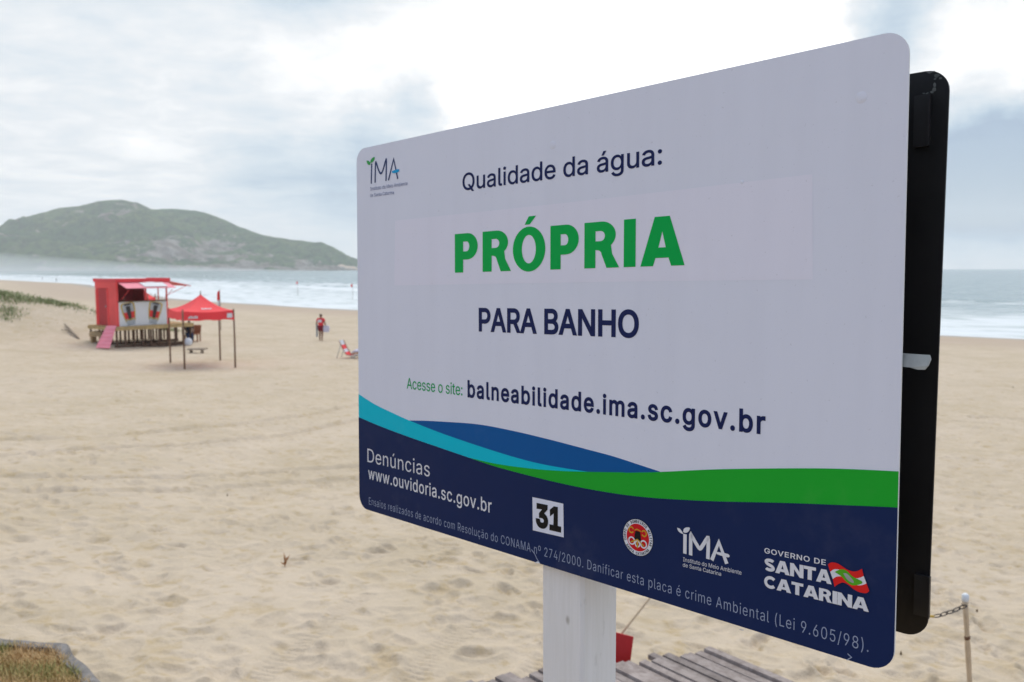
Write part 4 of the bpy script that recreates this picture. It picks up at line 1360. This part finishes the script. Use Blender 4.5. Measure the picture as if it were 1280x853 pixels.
# ------------------------------------------------------------------ people
def skin_mesh(joints, edges, root=0, sub=2):
    me = bpy.data.meshes.new('tmp'); me.from_pydata([j[:3] for j in joints], edges, []); me.update()
    o = bpy.data.objects.new('tmp', me); COL.objects.link(o)
    md = o.modifiers.new('s', 'SKIN'); md.use_smooth_shade = True
    sv = me.skin_vertices[0].data
    for i, j in enumerate(joints):
        r = j[3]; sv[i].radius = (r, j[4]) if len(j) > 4 else (r, r); sv[i].use_root = (i == root)
    s2_ = o.modifiers.new('u', 'SUBSURF'); s2_.levels = sub; s2_.render_levels = sub
    dg = bpy.context.evaluated_depsgraph_get()
    m2 = bpy.data.meshes.new_from_object(o.evaluated_get(dg))
    vs = [v.co.copy() for v in m2.vertices]; fs = [list(p.vertices) for p in m2.polygons]
    bpy.data.objects.remove(o); bpy.data.meshes.remove(me); bpy.data.meshes.remove(m2)
    return vs, fs


def person(loc, face, label, pose, cloth, H=1.75, skin='skin', hair='hair', group=None, face_parts=True):
    """pose: dict of joint positions in units of the body height, x right, y forward, z up; face = heading in degrees (0 = +Y)"""
    P = dict(pelvis=(0, 0, .52), waist=(0, 0, .60), chest=(0, .005, .72), neck=(0, 0, .825), head=(0, .015, .885), top=(0, .012, .965),
             shl=(-.105, 0, .795), ell=(-.135, -.02, .63), wrl=(-.14, .03, .49), hal=(-.14, .045, .435),
             shr=(.105, 0, .795), elr=(.135, -.02, .63), wrr=(.14, .03, .49), har=(.14, .045, .435),
             hil=(-.052, 0, .50), knl=(-.058, .04, .285), anl=(-.058, .01, .045), tol=(-.062, .085, .018),
             hir=(.052, 0, .50), knr=(.058, -.01, .285), anr=(.058, -.06, .05), tor=(.062, .01, .018))
    P.update(pose)
    rad = dict(pelvis=(.078, .062), waist=(.072, .056), chest=(.085, .066), neck=(.034, .034), head=(.047, .056), top=(.036, .042), shl=(.036,), ell=(.027,), wrl=(.019,), hal=(.024, .014),
               hil=(.058,), knl=(.038,), anl=(.024,), tol=(.020, .016))
    for k in list(rad):
        if k.endswith('l') and k not in ('pelvis',): rad[k[:-1] + 'r'] = rad[k]
    E = [('pelvis', 'waist'), ('waist', 'chest'), ('chest', 'neck'), ('neck', 'head'), ('head', 'top'), ('chest', 'shl'), ('shl', 'ell'), ('ell', 'wrl'), ('wrl', 'hal'), ('chest', 'shr'), ('shr', 'elr'), ('elr', 'wrr'), ('wrr', 'har'),
         ('pelvis', 'hil'), ('hil', 'knl'), ('knl', 'anl'), ('anl', 'tol'), ('pelvis', 'hir'), ('hir', 'knr'), ('knr', 'anr'), ('anr', 'tor')]
    ca, sa = math.cos(R(face)), math.sin(R(face))
    def T_(p): return (loc[0] + H * (p[0] * ca + p[1] * sa), loc[1] + H * (-p[0] * sa + p[1] * ca), loc[2] + H * p[2])
    def make(names, k=1.0, edges=None):
        idx = {n: i for i, n in enumerate(names)}
        J = [(*T_(P[n]), *[r_ * H * k for r_ in (rad[n] if len(rad[n]) > 1 else rad[n] * 2)]) for n in names]
        ed = [(idx[a], idx[b_]) for a, b_ in (edges or E) if a in idx and b_ in idx]
        return skin_mesh(J, ed, 0)
    root = empty('person', loc, label, 'person', group)
    vs, fs = make(list(P)); obj('body', vs, fs, M[skin], root, True)
    # hair cap hugging the skull
    hc = [T_(tuple(np.array(P['head']) + np.array(o_))) for o_ in ((0, -.022, .005), (0, -.012, .055), (0, -.004, .085))]
    vs, fs = skin_mesh([(*hc[0], .046 * H, .046 * H), (*hc[1], .053 * H, .056 * H), (*hc[2], .038 * H, .042 * H)], [(0, 1), (1, 2)], 0)
    obj('hair', vs, fs, M[hair], root, True)
    hd = np.array(P['head'])
    if face_parts:
        nose = [T_(tuple(hd + np.array(o_))) for o_ in ((0, .052, .022), (0, .066, .004), (0, .054, -.002))]
        MB().tube(nose, [.006 * H, .010 * H, .006 * H], 6).build('nose', M[skin], root, True)
        for sx in (-1, 1):
            ear = [T_(tuple(hd + np.array((sx * .049, .0, o_)))) for o_ in (-.006, .010, .026)]
            MB().tube(ear, [.006 * H, .011 * H, .006 * H], 6).build('ear', M[skin], root, True)
            e_ = Vector(T_(tuple(hd + np.array((sx * .019, .049, .024))))); MB().tube([e_ - Vector((0, 0, .004 * H)), e_ + Vector((0, 0, .004 * H))], .006 * H, 6).build('eye', M['hair'], root)
        mth = [T_(tuple(hd + np.array((sx * .014, .050, -.020)))) for sx in (-1, 1)]
        MB().tube(mth, .0035 * H, 5).build('mouth', M['signred'], root)
    for cname, mat, names, k in cloth:
        for n in names:
            if n in ('hemr', 'heml') : pass
        PE = dict(P)
        extra = {}
        if cname == 'shirt':
            for s_ in 'lr':
                a, b_ = np.array(P['sh' + s_]), np.array(P['el' + s_]); P['slv' + s_] = tuple(a + (b_ - a) * .62); rad['slv' + s_] = (.036,)
            ed = [('pelvis', 'waist'), ('waist', 'chest'), ('chest', 'collar'), ('chest', 'shl'), ('shl', 'slvl'), ('chest', 'shr'), ('shr', 'slvr')]
            P['collar'] = tuple(np.array(P['neck']) + (np.array(P['chest']) - np.array(P['neck'])) * .22); rad['collar'] = (.044, .044)
            vs, fs = make(['chest', 'waist', 'pelvis', 'collar', 'shl', 'slvl', 'shr', 'slvr'], k, ed)
        else:
            for s_ in 'lr':
                a, b_ = np.array(P['hi' + s_]), np.array(P['kn' + s_]); P['leg' + s_] = tuple(a + (b_ - a) * (.72 if cname == 'shorts' else 1.7 * .6)); rad['leg' + s_] = (.054,)
            names_ = ['pelvis', 'hil', 'legl', 'hir', 'legr']
            ed = [('pelvis', 'hil'), ('hil', 'legl'), ('pelvis', 'hir'), ('hir', 'legr')]
            if cname == 'trousers':
                ed += [('legl', 'anl'), ('legr', 'anr')]; names_ += ['anl', 'anr']
            vs, fs = make(names_, k, ed)
        obj(cname, vs, fs, M[mat], root, True)
    return root, T_


# walking man in red, carrying a bag and a folded parasol, seen from behind
g = ground_at(401.5, 425.5)
HW = (g.y / F) * 35.0
man, TM = person((g.x, g.y, g.z), 12, 'person in red shirt and shorts walking on the open sand with a bag', dict(ell=(-.165, -.02, .64), wrl=(-.16, .03, .50), hal=(-.16, .045, .44), elr=(.165, -.02, .64), wrr=(.17, .03, .50), har=(.17, .045, .44)), [('shirt', 'shirt', [], 1.30), ('shorts', 'shorts', [], 1.22)], HW, skin='skin2')
b = MB()
p0 = Vector(TM((-.155, .0, .50))); b.box(p0 + Vector((-.05, -.06, -.62)), (.10, 0, 0), (0, .12, 0), (0, 0, .78))
b.tube([p0 + Vector((0, 0, .16)), p0 + Vector((0, 0, .30))], [.05, .012], 8)
tag(b.build('folded_parasol', M['greym'], origin=p0), 'long grey folded parasol held in the left hand of the person in red', 'parasol')
p0 = Vector(TM((.20, .02, .44)))
b = MB(); prof2 = [(-.16, -.2), (.16, -.2), (.20, .05), (.15, .2), (-.15, .2), (-.2, .05)]
vs = [p0 + Vector((x, dy, z)) for dy in (-.08, .08) for x, z in prof2]
b.add(vs, [list(range(6)), list(range(11, 5, -1))] + [[i, i + 6, (i + 1) % 6 + 6, (i + 1) % 6] for i in range(6)])
b.tube([p0 + Vector((-.1, 0, .19)), p0 + Vector((-.05, 0, .32)), p0 + Vector((.05, 0, .32)), p0 + Vector((.1, 0, .19))], .012, 6)
tag(b.build('beach_bag', M['bluec'], origin=p0), 'pale blue and white bag in the right hand of the person in red', 'bag')
# white print on the back of the shirt
bk = Vector(TM((0, -.090, .735)))
rx = Vector((math.cos(R(12)), -math.sin(R(12)), 0))
MB().box(bk - rx * .13 + Vector((0, -.02, -.10)), rx * .26, (0, .02, 0), (0, 0, .16)).build('shirt_print', M['whitec'], man)

# two far walkers on the distant beach
for i, (px, py, m_, lb) in enumerate([(70.5, 353, 'navyc', 'tiny distant person in dark clothes walking on the far beach'), (53, 351.5, 'bluec', 'tiny distant person in pale clothes on the far left beach')]):
    g = ground_at(px, py)
    person((g.x, g.y, float(base_h(g.x, g.y))), 60 + 40 * i, lb, {}, [('shirt', m_, [], 1.14), ('shorts', m_, [], 1.16)], 1.75, group='walkers on the far beach', face_parts=False)

# ------------------------------------------------------------------ kiosk on its deck
KY = 44.5
K0 = at(148, 408.5, KY)
ku = Vector((.62, .785, 0)).normalized(); kw_ = Vector((ku.y, -ku.x, 0))             # along the front / towards the viewer
DZ = K0.z; KG = float(base_h(K0.x + 1, K0.y)) 
def K(u, w, z): return Vector((K0.x, K0.y, DZ)) + ku * u + kw_ * w + Vector((0, 0, z))
UP = Vector((0, 0, 1))
deck = empty('timber_deck', (K(2, -1, 0).x, K(2, -1, 0).y, KG), 'raised timber deck on dark stilts carrying the red kiosk', 'deck')
DU0, DU1, DW0, DW1 = -.32, 4.15, -2.75, .35
b = MB(); pl = []
for k in range(24):
    w0 = DW0 + (DW1 - DW0) * k / 24
    b.box(K(DU0 + .05 * math.sin(k * 2), w0, -.05), ku * (DU1 - DU0), kw_ * .125, UP * .05)
b.build('deck_boards', M['deckw'], deck)
b = MB(); b.box(K(DU0, DW1, -.20), ku * (DU1 - DU0), kw_ * .04, UP * .148); b.box(K(DU0, DW0 - .04, -.20), ku * (DU1 - DU0), kw_ * .04, UP * .148); b.box(K(DU0 - .04, DW0, -.20), ku * .04, kw_ * (DW1 - DW0), UP * .148); b.box(K(DU1, DW0, -.20), ku * .04, kw_ * (DW1 - DW0), UP * .148)
b.build('deck_fascia', M['deckw'], deck)
b = MB()
for w0 in (DW1 - .22, -1.35):  # dark ground-level bars added to stand in for the shade beneath the deck
    p0_, p1_ = K(DU0, w0, 0), K(DU1, w0, 0); g0_ = min(float(base_h(p0_.x, p0_.y)), float(base_h(p1_.x, p1_.y)))
    b.box(Vector((p0_.x, p0_.y, g0_ - .15)), Vector((p1_.x - p0_.x, p1_.y - p0_.y, 0)), kw_ * .08, UP * .30)
b.build('deck_shade_bar', M['stilt'], deck)
for w0 in (DW1 - .14, -1.3, DW0 + .05):
    for k in range(10):
        u = DU0 + .05 + (DU1 - DU0 - .2) * k / 9
        p = K(u, w0, 0); gz_ = float(base_h(p.x, p.y))
        MB().box(Vector((p.x, p.y, gz_ - .3)), ku * .075, kw_ * .075, UP * (DZ - .052 - gz_ + .3)).build('stilt', M['stilt'], deck)

KW, KD, KH = 2.85, 2.35, 2.50
kiosk = empty('beach_kiosk', K(KW / 2, -KD / 2, .004), 'red cabin kiosk with open serving hatch and can pictures on its white counter', 'kiosk')
# left wall with panel ribs and a door leaf
b = MB()
b.box(K(0, -KD, .004), ku * .06, kw_ * KD, UP * (KH - .06))
for w0, ww, tt in ((-KD, .14, .05), (-.16, .16, .05), (-1.12, .08, .03)):
    b.box(K(-tt, w0, .004), ku * tt, kw_ * ww, UP * (KH - .5))
b.box(K(-.06, -KD, KH - .46), ku * .06, kw_ * KD, UP * .38)
b.build('side_wall', M['redp'], kiosk)
d_ = MB().box(K(-.028, -KD + .30, .03), ku * .028, kw_ * .95, UP * 2.05)
for k in range(4): d_.box(K(-.040, -KD + .36 + k * .22, .06), ku * .012, kw_ * .05, UP * 1.98)
dr = d_.build('door', M['doorred'], kiosk)
MB().box(K(-.075, -KD + 1.14, .98), ku * .034, kw_ * .035, UP * .14).build('handle', M['greym'], dr)
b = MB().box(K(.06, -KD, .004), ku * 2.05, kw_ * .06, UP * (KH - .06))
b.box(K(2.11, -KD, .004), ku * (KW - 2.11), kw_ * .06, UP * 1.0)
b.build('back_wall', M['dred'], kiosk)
b = MB().box(K(.06, -KD + .06, .004), ku * (KW - .06), kw_ * (KD - .16), UP * .02); b.build('cabin_floor', M['stilt'], kiosk)
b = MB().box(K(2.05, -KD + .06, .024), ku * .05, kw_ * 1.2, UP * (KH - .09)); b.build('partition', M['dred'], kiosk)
# right end open above a half wall, carried by posts
b = MB().box(K(KW - .05, -KD + .06, .024), ku * .05, kw_ * (KD - .16), UP * 1.1); b.build('half_wall', M['redd'], kiosk)
for (u, w, t) in ((KW - .07, -.07, .07), (KW - .07, -KD, .07), (2.30, -.06, .05)):
    MB().box(K(u, w, .004), ku * t, kw_ * t, UP * (KH - .03)).build('corner_post', M['redp'], kiosk)
# roof: slab with a lip
b = MB().box(K(-.07, -KD - .06, KH - .04), ku * (KW + .16), kw_ * (KD + .12), UP * .08)
b.box(K(-.10, .06, KH - .13), ku * (KW + .20), kw_ * .04, UP * .19); b.box(K(-.105, -KD - .08, KH - .13), ku * .032, kw_ * (KD + .14), UP * .19)
b.box(K(KW + .1, -KD - .1, KH - .15), ku * .04, kw_ * (KD + .2), UP * .23)
b.build('roof', M['redd'], kiosk)
# raised hatch flaps
def flap(a0, a1, drop, out, dirv, mat, name):
    lo = out * dirv - UP * drop
    nn = (a1 - a0).cross(lo).normalized() * .03
    v = [a0, a1, a1 + lo, a0 + lo]; return MB().add(v + [p + nn for p in v], [(0, 3, 2, 1), (4, 5, 6, 7), (0, 1, 5, 4), (1, 2, 6, 5), (2, 3, 7, 6), (3, 0, 4, 7)]).build(name, M[mat], kiosk)
fa, fb_ = K(.05, .10, KH - .16), K(KW - .02, .10, KH - .16)
fo = flap(fa, fb_, .27, .85, kw_, 'pink', 'front_flap')
lo = .85 * kw_ - UP * .27; nn = (fb_ - fa).cross(lo).normalized()
if nn.z < 0: nn = -nn
v = [fa.lerp(fb_, a) + lo * c for a, c in ((.38, .12), (.86, .12), (.86, .88), (.38, .88))]
MB().add([p + nn * .036 for p in v] + [p + nn * .040 for p in v], [(3, 2, 1, 0), (4, 5, 6, 7), (0, 1, 5, 4), (1, 2, 6, 5), (2, 3, 7, 6), (3, 0, 4, 7)]).build('white_banner', M['wht'], fo)
flap(K(KW + .14, -KD + .1, KH - .12), K(KW + .14, -.05, KH - .12), .28, 1.35, ku, 'redd', 'end_flap')
for (u, w) in ((KW - .2, .88), (.2, .88)):
    p = K(u, w, KH - .55); q_ = K(u, .06, KH - 1.05); MB().tube([p, q_], .015, 6).build('flap_strut', M['redd'], kiosk)
p = K(KW + 1.35, -.3, KH - .38); MB().tube([p, K(KW + .02, -.3, KH - .95)], .015, 6).build('flap_strut', M['redd'], kiosk)
# white counter front with two can pictures
cf = MB().box(K(.06, -.06, .004), ku * (KW - .14), kw_ * .06, UP * 1.30).build('counter_front', M['wht'], kiosk)
MB().box(K(.02, -.30, 1.306), ku * (KW - .10), kw_ * .40, UP * .05).build('counter_top', M['stilt'], kiosk)


def can(uc, tilt, name='can_picture'):
    ct, st = math.cos(R(tilt)), math.sin(R(tilt))
    layers = []
    def Q(x, z, l): return K(uc + x * ct + z * st, .0 + .004 * l, .66 - x * st + z * ct)
    def prism(pts, l, m):
        pts = [(x * (.80 + .10 * z), z) for x, z in pts]; k = len(pts)
        mb.add([Q(x, z, l) for x, z in pts] + [Q(x, z, l - .9) for x, z in pts], [list(range(k)), list(range(2 * k - 1, k - 1, -1))] + [[i, k + i, k + (i + 1) % k, (i + 1) % k] for i in range(k)], m)
    mb = MB()
    prism([(-.36, -.42), (.36, -.42), (.46, .1), (.46, .52), (.3, .62), (-.3, .62), (-.46, .52), (-.46, .1)], 1, 0)
    prism([(-.30, -.62), (.30, -.62), (.33, -.3), (.37, .3), (.36, .50), (.22, .58), (-.22, .58), (-.36, .50), (-.37, .3), (-.33, -.3)], 2, 1)
    prism([(-.335, -.26), (.335, -.26), (.36, .10), (-.36, .10)], 3, 2)
    prism([(-.11, -.36), (.11, -.36), (.15, .42), (-.15, .42)], 4, 3)
    prism([(-.33, -.34), (.33, -.34), (.335, -.29), (-.335, -.29)], 4.5, 0)
    prism([(-.25, .47), (.25, .47), (.2, .56), (-.2, .56)], 3, 3)
    mb.build(name, [M['yellow'], M['silver'], M['canred'], M['dark']], cf)


can(.62, -10); can(2.05, 12)
# ramp board down from the deck
r_a, r_b = K(-.02, .37, -.02), K(.0, .37, 0)
ta, tb = at(133.5, 408.5, 44.0), at(145.5, 408.5, 44.0)
ba, bb = at(120, 431.5, 42.9), at(137, 431.5, 42.9)
ta.z = tb.z = DZ + .06
for q_ in (ba, bb): q_.z = float(base_h(q_.x, q_.y)) - .03
nn = (tb - ta).cross(ba - ta).normalized() * .04
if nn.z < 0: nn = -nn
v = [ta, tb, bb, ba]
rmp = MB().add([p - nn * .0 for p in v] + [p + nn for p in v], [(0, 3, 2, 1), (4, 5, 6, 7), (0, 1, 5, 4), (1, 2, 6, 5), (2, 3, 7, 6), (3, 0, 4, 7)])
for k in range(5):
    a_, b_ = ta.lerp(ba, .15 + .17 * k) + nn, tb.lerp(bb, .15 + .17 * k) + nn
    rmp.box(a_, b_ - a_, (ba - ta).normalized() * .05, nn.normalized() * .02)
tag(rmp.build('ramp', M['pink'], origin=ba), 'pink painted ramp board leaning on the deck beside the kiosk', 'ramp')
# timber offcut crate at the deck's left end
p = at(111.5, 419, 45.3); gz_ = float(base_h(p.x, p.y))
b = MB(); 
for k in range(4): b.box(Vector((p.x + .02 * k, p.y + .14 * k, gz_ + .30 + .012 * k)), (.62, .1, 0), (-.02, .12, 0), (0, 0, .26))
for k in (0, 1): b.box(Vector((p.x + .06 + .45 * k, p.y, gz_ - .1)), (.08, 0, 0), (0, .5, 0), (0, 0, .405))
tag(b.build('timber_stack', M['tan'], origin=(p.x, p.y, gz_)), 'low stack of tan timber at the left end of the kiosk deck', 'timber')

# vendor behind the counter
p = K(.66, -.62, .026)
person(p, 180 + 20, 'person standing behind the kiosk counter, only head and shoulders showing', {}, [('shirt', 'dred', [], 1.14), ('trousers', 'navyc', [], 1.14)], 1.68)
# steps / chair at the right end of the deck and the seated person
g = ground_at(243.5, 427.5)
ch0 = Vector((g.x, g.y, gh(g.x, g.y)))
chair = empty('wooden_chair', ch0, 'orange brown wooden chair on sand at the right end of the deck', 'chair')
MB().box(ch0 + Vector((-.25, -.25, .40)), (.52, 0, 0), (0, .5, 0), (0, 0, .05)).build('seat', M['orangewood'], chair)
MB().box(ch0 + Vector((-.25, .22, .45)), (.52, 0, 0), (0, .05, .03), (0, .12, .45)).build('backrest', M['orangewood'], chair)
for sx in (-.25, .21):
    for sy in (-.25, .19): MB().box(ch0 + Vector((sx, sy, -.05)), (.06, 0, 0), (0, .06, 0), (0, 0, .45)).build('leg', M['orangewood'], chair)
g = ground_at(236.5, 428.5); s0 = Vector((g.x, g.y, gh(g.x, g.y)))
stool = empty('low_stool', s0 + Vector((0, 0, 0)), 'low brown stool under the seated person in navy beside the deck', 'stool')
MB().box(s0 + Vector((-.22, -.20, .40)), (.44, 0, 0), (0, .40, 0), (0, 0, .05)).build('seat', M['orangewood'], stool)
for sx in (-.20, .14):
    for sy in (-.18, .12): MB().box(s0 + Vector((sx, sy, -.05)), (.06, 0, 0), (0, .06, 0), (0, 0, .45)).build('leg', M['orangewood'], stool)
sit = dict(pelvis=(0, 0, .305), waist=(0, .01, .385), chest=(0, .05, .50), neck=(0, .085, .60), head=(0, .115, .655), top=(0, .125, .735), shl=(-.105, .06, .575), ell=(-.13, .12, .43), wrl=(-.10, .24, .38), hal=(-.09, .29, .375),
           shr=(.105, .06, .575), elr=(.13, .12, .43), wrr=(.10, .24, .38), har=(.09, .29, .375), hil=(-.05, .02, .29), knl=(-.07, .235, .29), anl=(-.07, .24, .05), tol=(-.07, .32, .02), hir=(.05, .02, .29), knr=(.07, .235, .29), anr=(.07, .25, .05), tor=(.07, .33, .02))
person(s0 + Vector((0, 0, 0)), 150, 'person in navy clothes sitting hunched beside the deck behind the red tent', sit, [('shirt', 'navyc', [], 1.2), ('trousers', 'navyc', [], 1.2)], 1.72)
g = ground_at(235.5, 430)
b = MB().tube([Vector((g.x, g.y, gh(g.x, g.y) + z)) for z in (-.02, .06, .2, .34, .40)], [.16, .21, .22, .17, .07], 12)
tag(b.build('white_bag', M['whitec'], smooth=True, origin=(g.x, g.y, g.z)), 'rounded white sack on the sand in front of the seated person', 'bag')

# ------------------------------------------------------------------ red tent
def tent(FL, FR, BL, BR, peak, vt, vb, label, post_h, name='canopy_tent', marks=True):
    root = empty(name, ((FL + FR + BL + BR) / 4).to_tuple()[:2] + (min(p.z for p in (FL, FR, BL, BR)),), label, 'tent')
    for p, h in zip((FL, FR, BR, BL), post_h):
        MB().tube([p + Vector((0, 0, -.3)), p + Vector((.01, 0, h * .5)), p + Vector((0, 0, h))], [.042, .038, .034], 8).build('post', M['pole'], root, True)
    cs = [Vector((p.x, p.y, 0)) for p in (FL, FR, BR, BL)]
    cen_ = sum(cs, Vector()) / 4
    n = 10; vs, fs = [], []
    for e in range(4):
        a, b_ = cs[e], cs[(e + 1) % 4]; base = len(vs)
        for i in range(n + 1):
            for j in range(n + 1):
                t = i / n; x = j / n
                q_ = a.lerp(b_, x).lerp(cen_, t)
                zz = vt + (peak - vt) * (t ** 1.75) - .06 * math.sin(math.pi * x) * (1 - t)
                vs.append(Vector((q_.x, q_.y, zz)))
        for i in range(n):
            for j in range(n):
                k = base + i * (n + 1) + j; fs.append([k, k + 1, k + n + 2, k + n + 1])
    can_ = obj('canopy', vs, fs, M['canvas'], root, True)
    for e in range(4):
        a, b_ = cs[e], cs[(e + 1) % 4]; vv = []; ff = []
        out = (a.lerp(b_, .5) - cen_).normalized() * .03
        for j in range(n + 1):
            q_ = a.lerp(b_, j / n); sag = .06 * math.sin(math.pi * j / n)
            wv = out * (1 + .5 * math.sin(j * 2.1))
            vv += [Vector((q_.x, q_.y, vt - sag)) + out * .3, Vector((q_.x, q_.y, vb + .02 * math.sin(j * 1.7))) + wv]
        for j in range(n): k = 2 * j; ff.append([k, k + 1, k + 3, k + 2])
        vl = obj('valance', vv, ff, M['canvas'], root, True)
        if marks and e == 0:
            def qd(x0, x1, z0, z1, o_=.055):
                p0_, p1_ = a.lerp(b_, x0) + out / .03 * o_, a.lerp(b_, x1) + out / .03 * o_
                return [Vector((p0_.x, p0_.y, z0)), Vector((p1_.x, p1_.y, z0)), Vector((p1_.x, p1_.y, z1)), Vector((p0_.x, p0_.y, z1))]
            mm_ = MB()
            def thick(v4): o2 = -out / .03 * .01; return v4 + [p + o2 for p in v4], [(0, 1, 2, 3), (7, 6, 5, 4), (0, 4, 5, 1), (1, 5, 6, 2), (2, 6, 7, 3), (3, 7, 4, 0)]
            mm_.add(*thick(qd(.86, .965, vb + .08, vt - .12)))
            mm_.build('square_mark', M['wht'], vl)
            mm_ = MB()
            for k in range(6): mm_.add(*thick(qd(.10 + k * .032, .10 + k * .032 + .022, vb + .08 + .01 * (k % 2), vb + .16 + .02 * ((k * 2) % 3))))
            mm_.build('lettering_mark', M['wht'], vl)
            # white script on the roof slope
            mm_ = MB()
            def slope(x, t):
                q_ = a.lerp(b_, x).lerp(cen_, t); return Vector((q_.x, q_.y, vt + (peak - vt) * (t ** 1.75) - .06 * math.sin(math.pi * x) * (1 - t))) + out / .03 * .02 + Vector((0, 0, .02))
            hs = [.10, .05, .065, .09, .05, .06, .055, .07]
            for k in range(8):
                x0 = .37 + k * .036
                v4 = [slope(x0, .28), slope(x0 + .026, .28), slope(x0 + .028, .28 + hs[k]), slope(x0 + .002, .28 + hs[k])]
                mm_.add(*thick(v4))
            mm_.build('script_mark', M['wht'], can_)
    MB().tube([Vector((cen_.x, cen_.y, peak - .05)), Vector((cen_.x, cen_.y, peak + .16))], [.03, .015], 6).build('finial', M['pole'], root)
    return root


TF = 34.7
FL, FR = ground_at(230.7, 459), ground_at(294, 458)
BL, BR = ground_at(213, 452.5), ground_at(275.3, 450.5)
sc_ = FL.y / F
tent(FL, FR, BL, BR, at(253, 368, (FL.y + BR.y) / 2).z, at(260, 389.5, FL.y).z, at(260, 401.5, FL.y).z, 'small red canopy tent on four brown wooden poles with white marks',
     (74.5 * sc_, 74 * FR.y / F, 56 * BR.y / F, 69 * BL.y / F))
# pale low mat and red cloth on the sand under it
g = ground_at(241, 441)
b = MB().box(g + Vector((-.30, 0, .16)), (.85, .1, 0), (0, .45, 0), (0, .04, .06))
for k in (0, 1): b.box(g + Vector((-.2 + .55 * k, .1, -.03)), (.05, 0, 0), (0, .3, 0), (0, 0, .195))
tag(b.build('low_table', M['drift'], origin=g), 'low weathered table on the sand under the red tent', 'table')
# second red tent behind the kiosk
c_ = at(179, 400, 58.0); cz = float(base_h(c_.x, c_.y))
q4 = [Vector((c_.x + dx, c_.y + dy, cz)) for dx, dy in ((-.55, -.5), (.55, -.4), (-.5, .6), (.6, .7))]
tent(q4[0], q4[1], q4[2], q4[3], at(180, 361, 58).z, at(180, 372, 58).z, at(180, 377, 58).z, 'red canopy tent seen through the open end of the kiosk', (1.9, 1.9, 1.9, 1.9), marks=False)

# lifeguard flag behind the tent
def flagpole(px, ytop, Y, base_z, hflag, label, h_w=.5, group=None, mats=('canvas', 'whitec')):
    top = at(px, ytop, Y)
    root = empty('flag_pole', (top.x, top.y, base_z), label, 'flag', group)
    MB().tube([Vector((top.x, top.y, base_z - .3)), top.lerp(Vector((top.x, top.y, base_z)), .5) + Vector((.01, 0, 0)), top], [.03, .026, .02], 8).build('pole', M['pole'], root, True)
    n = 8; vs = []; fs = []; mi = []
    for i in range(n + 1):
        for j in range(5):
            t = i / n; x = j / 4
            vs.append(top + Vector((-.03 - h_w * x * (.35 + .25 * math.sin(t * 3)), .10 * math.sin(x * 5 + t * 2), -.06 - hflag * t - .35 * h_w * x)))
    for i in range(n):
        for j in range(4): k = i * 5 + j; fs.append([k, k + 5, k + 6, k + 1]); mi.append(0 if i < n * .6 or len(mats) < 2 else 1)
    obj('flag', vs, fs, [M[m] for m in mats], root, True, mi)
    return root


p = at(274.5, 365, 60.0)
flagpole(274.5, 362, 60.0, float(base_h(p.x, 60.0)), 1.1, 'limp red and white flag on a tall thin pole behind the red tent', .28)
for px, yt, Y, lb in ((372, 351, 160., 'thin pole with small red flag standing in the surf, the farther left one'), (440.5, 354, 140., 'thin pole with small red flag in the surf beside the sign edge')):
    flagpole(px, yt, Y, -1.0, .55, lb, .40, 'red flags standing in the surf', ('canvas',))

# ------------------------------------------------------------------ beach chair half hidden by the sign
g = ground_at(432, 450); g.z = gh(g.x, g.y); sc_ = g.y / F
def C_(px, py, dy=0.): return at(px, py, g.y + dy)
bc = empty('beach_chair', g, 'reclining red and white beach chair on sand half hidden by the sign', 'beach chair')
W_ = Vector((.10, .55, 0))
bk0, bk1, st1 = C_(433, 444), C_(423.5, 426), C_(452, 441)
for a_, b_, nm, ms in ((bk0, bk1, 'backrest_cloth', ('canvas', 'whitec')), (bk0, st1, 'seat_cloth', ('canvas', 'whitec'))):
    vs, fs, mi = [], [], []
    for i in range(9):
        t = i / 8; c0 = a_.lerp(b_, t) + Vector((0, 0, -.07 * math.sin(math.pi * t)))
        vs += [c0, c0 + W_]
    vs += [v_ + Vector((0, 0, -.012)) for v_ in vs]
    for i in range(8):
        k = 2 * i; fs += [[k, k + 1, k + 3, k + 2], [18 + k, 20 + k, 21 + k, 19 + k]]; mi += [(i // 2) % 2] * 2
    obj(nm, vs, fs, [M[m] for m in ms], bc, True, mi)
for off in (Vector((0, 0, 0)), W_):
    MB().tube([bk1 + off, bk0 + off, st1 + off], .017, 6).build('frame', M['orangewood'], bc, True)
    ga = C_(421, 449) + off; ga.z = gh(ga.x, ga.y) - .02
    MB().tube([bk1.lerp(bk0, .25) + off, ga], .014, 6).build('leg', M['greym'], bc, True)
    gb = C_(446, 450) + off; gb.z = gh(gb.x, gb.y) - .02
    MB().tube([bk0.lerp(st1, .1) + off, gb], .014, 6).build('leg', M['greym'], bc, True)
    gc = C_(436, 450) + off; gc.z = gh(gc.x, gc.y) - .02
    MB().tube([st1 + off, gc], .014, 6).build('leg', M['greym'], bc, True)
tw = bk0.lerp(st1, .25) + Vector((0, .05, .04))
vs, fs = [], []
for i in range(7):
    for j in range(7):
        vs.append(tw + Vector((.55 * i / 6, .45 * j / 6, .16 * math.sin(math.pi * i / 6) * (.6 + .4 * math.sin(j * 1.3)) + .02)))
for i in range(6):
    for j in range(6): k = i * 7 + j; fs.append([k, k + 7, k + 8, k + 1])
vs2 = vs + [v_ - Vector((0, 0, .03)) for v_ in vs]
fs2 = fs + [[q_ + 49 for q_ in f[::-1]] for f in fs]
tag(obj('beach_towel', vs2, fs2, M['bluec'], smooth=True, origin=tw), 'crumpled pale towel lying on the beach chair seat', 'towel')
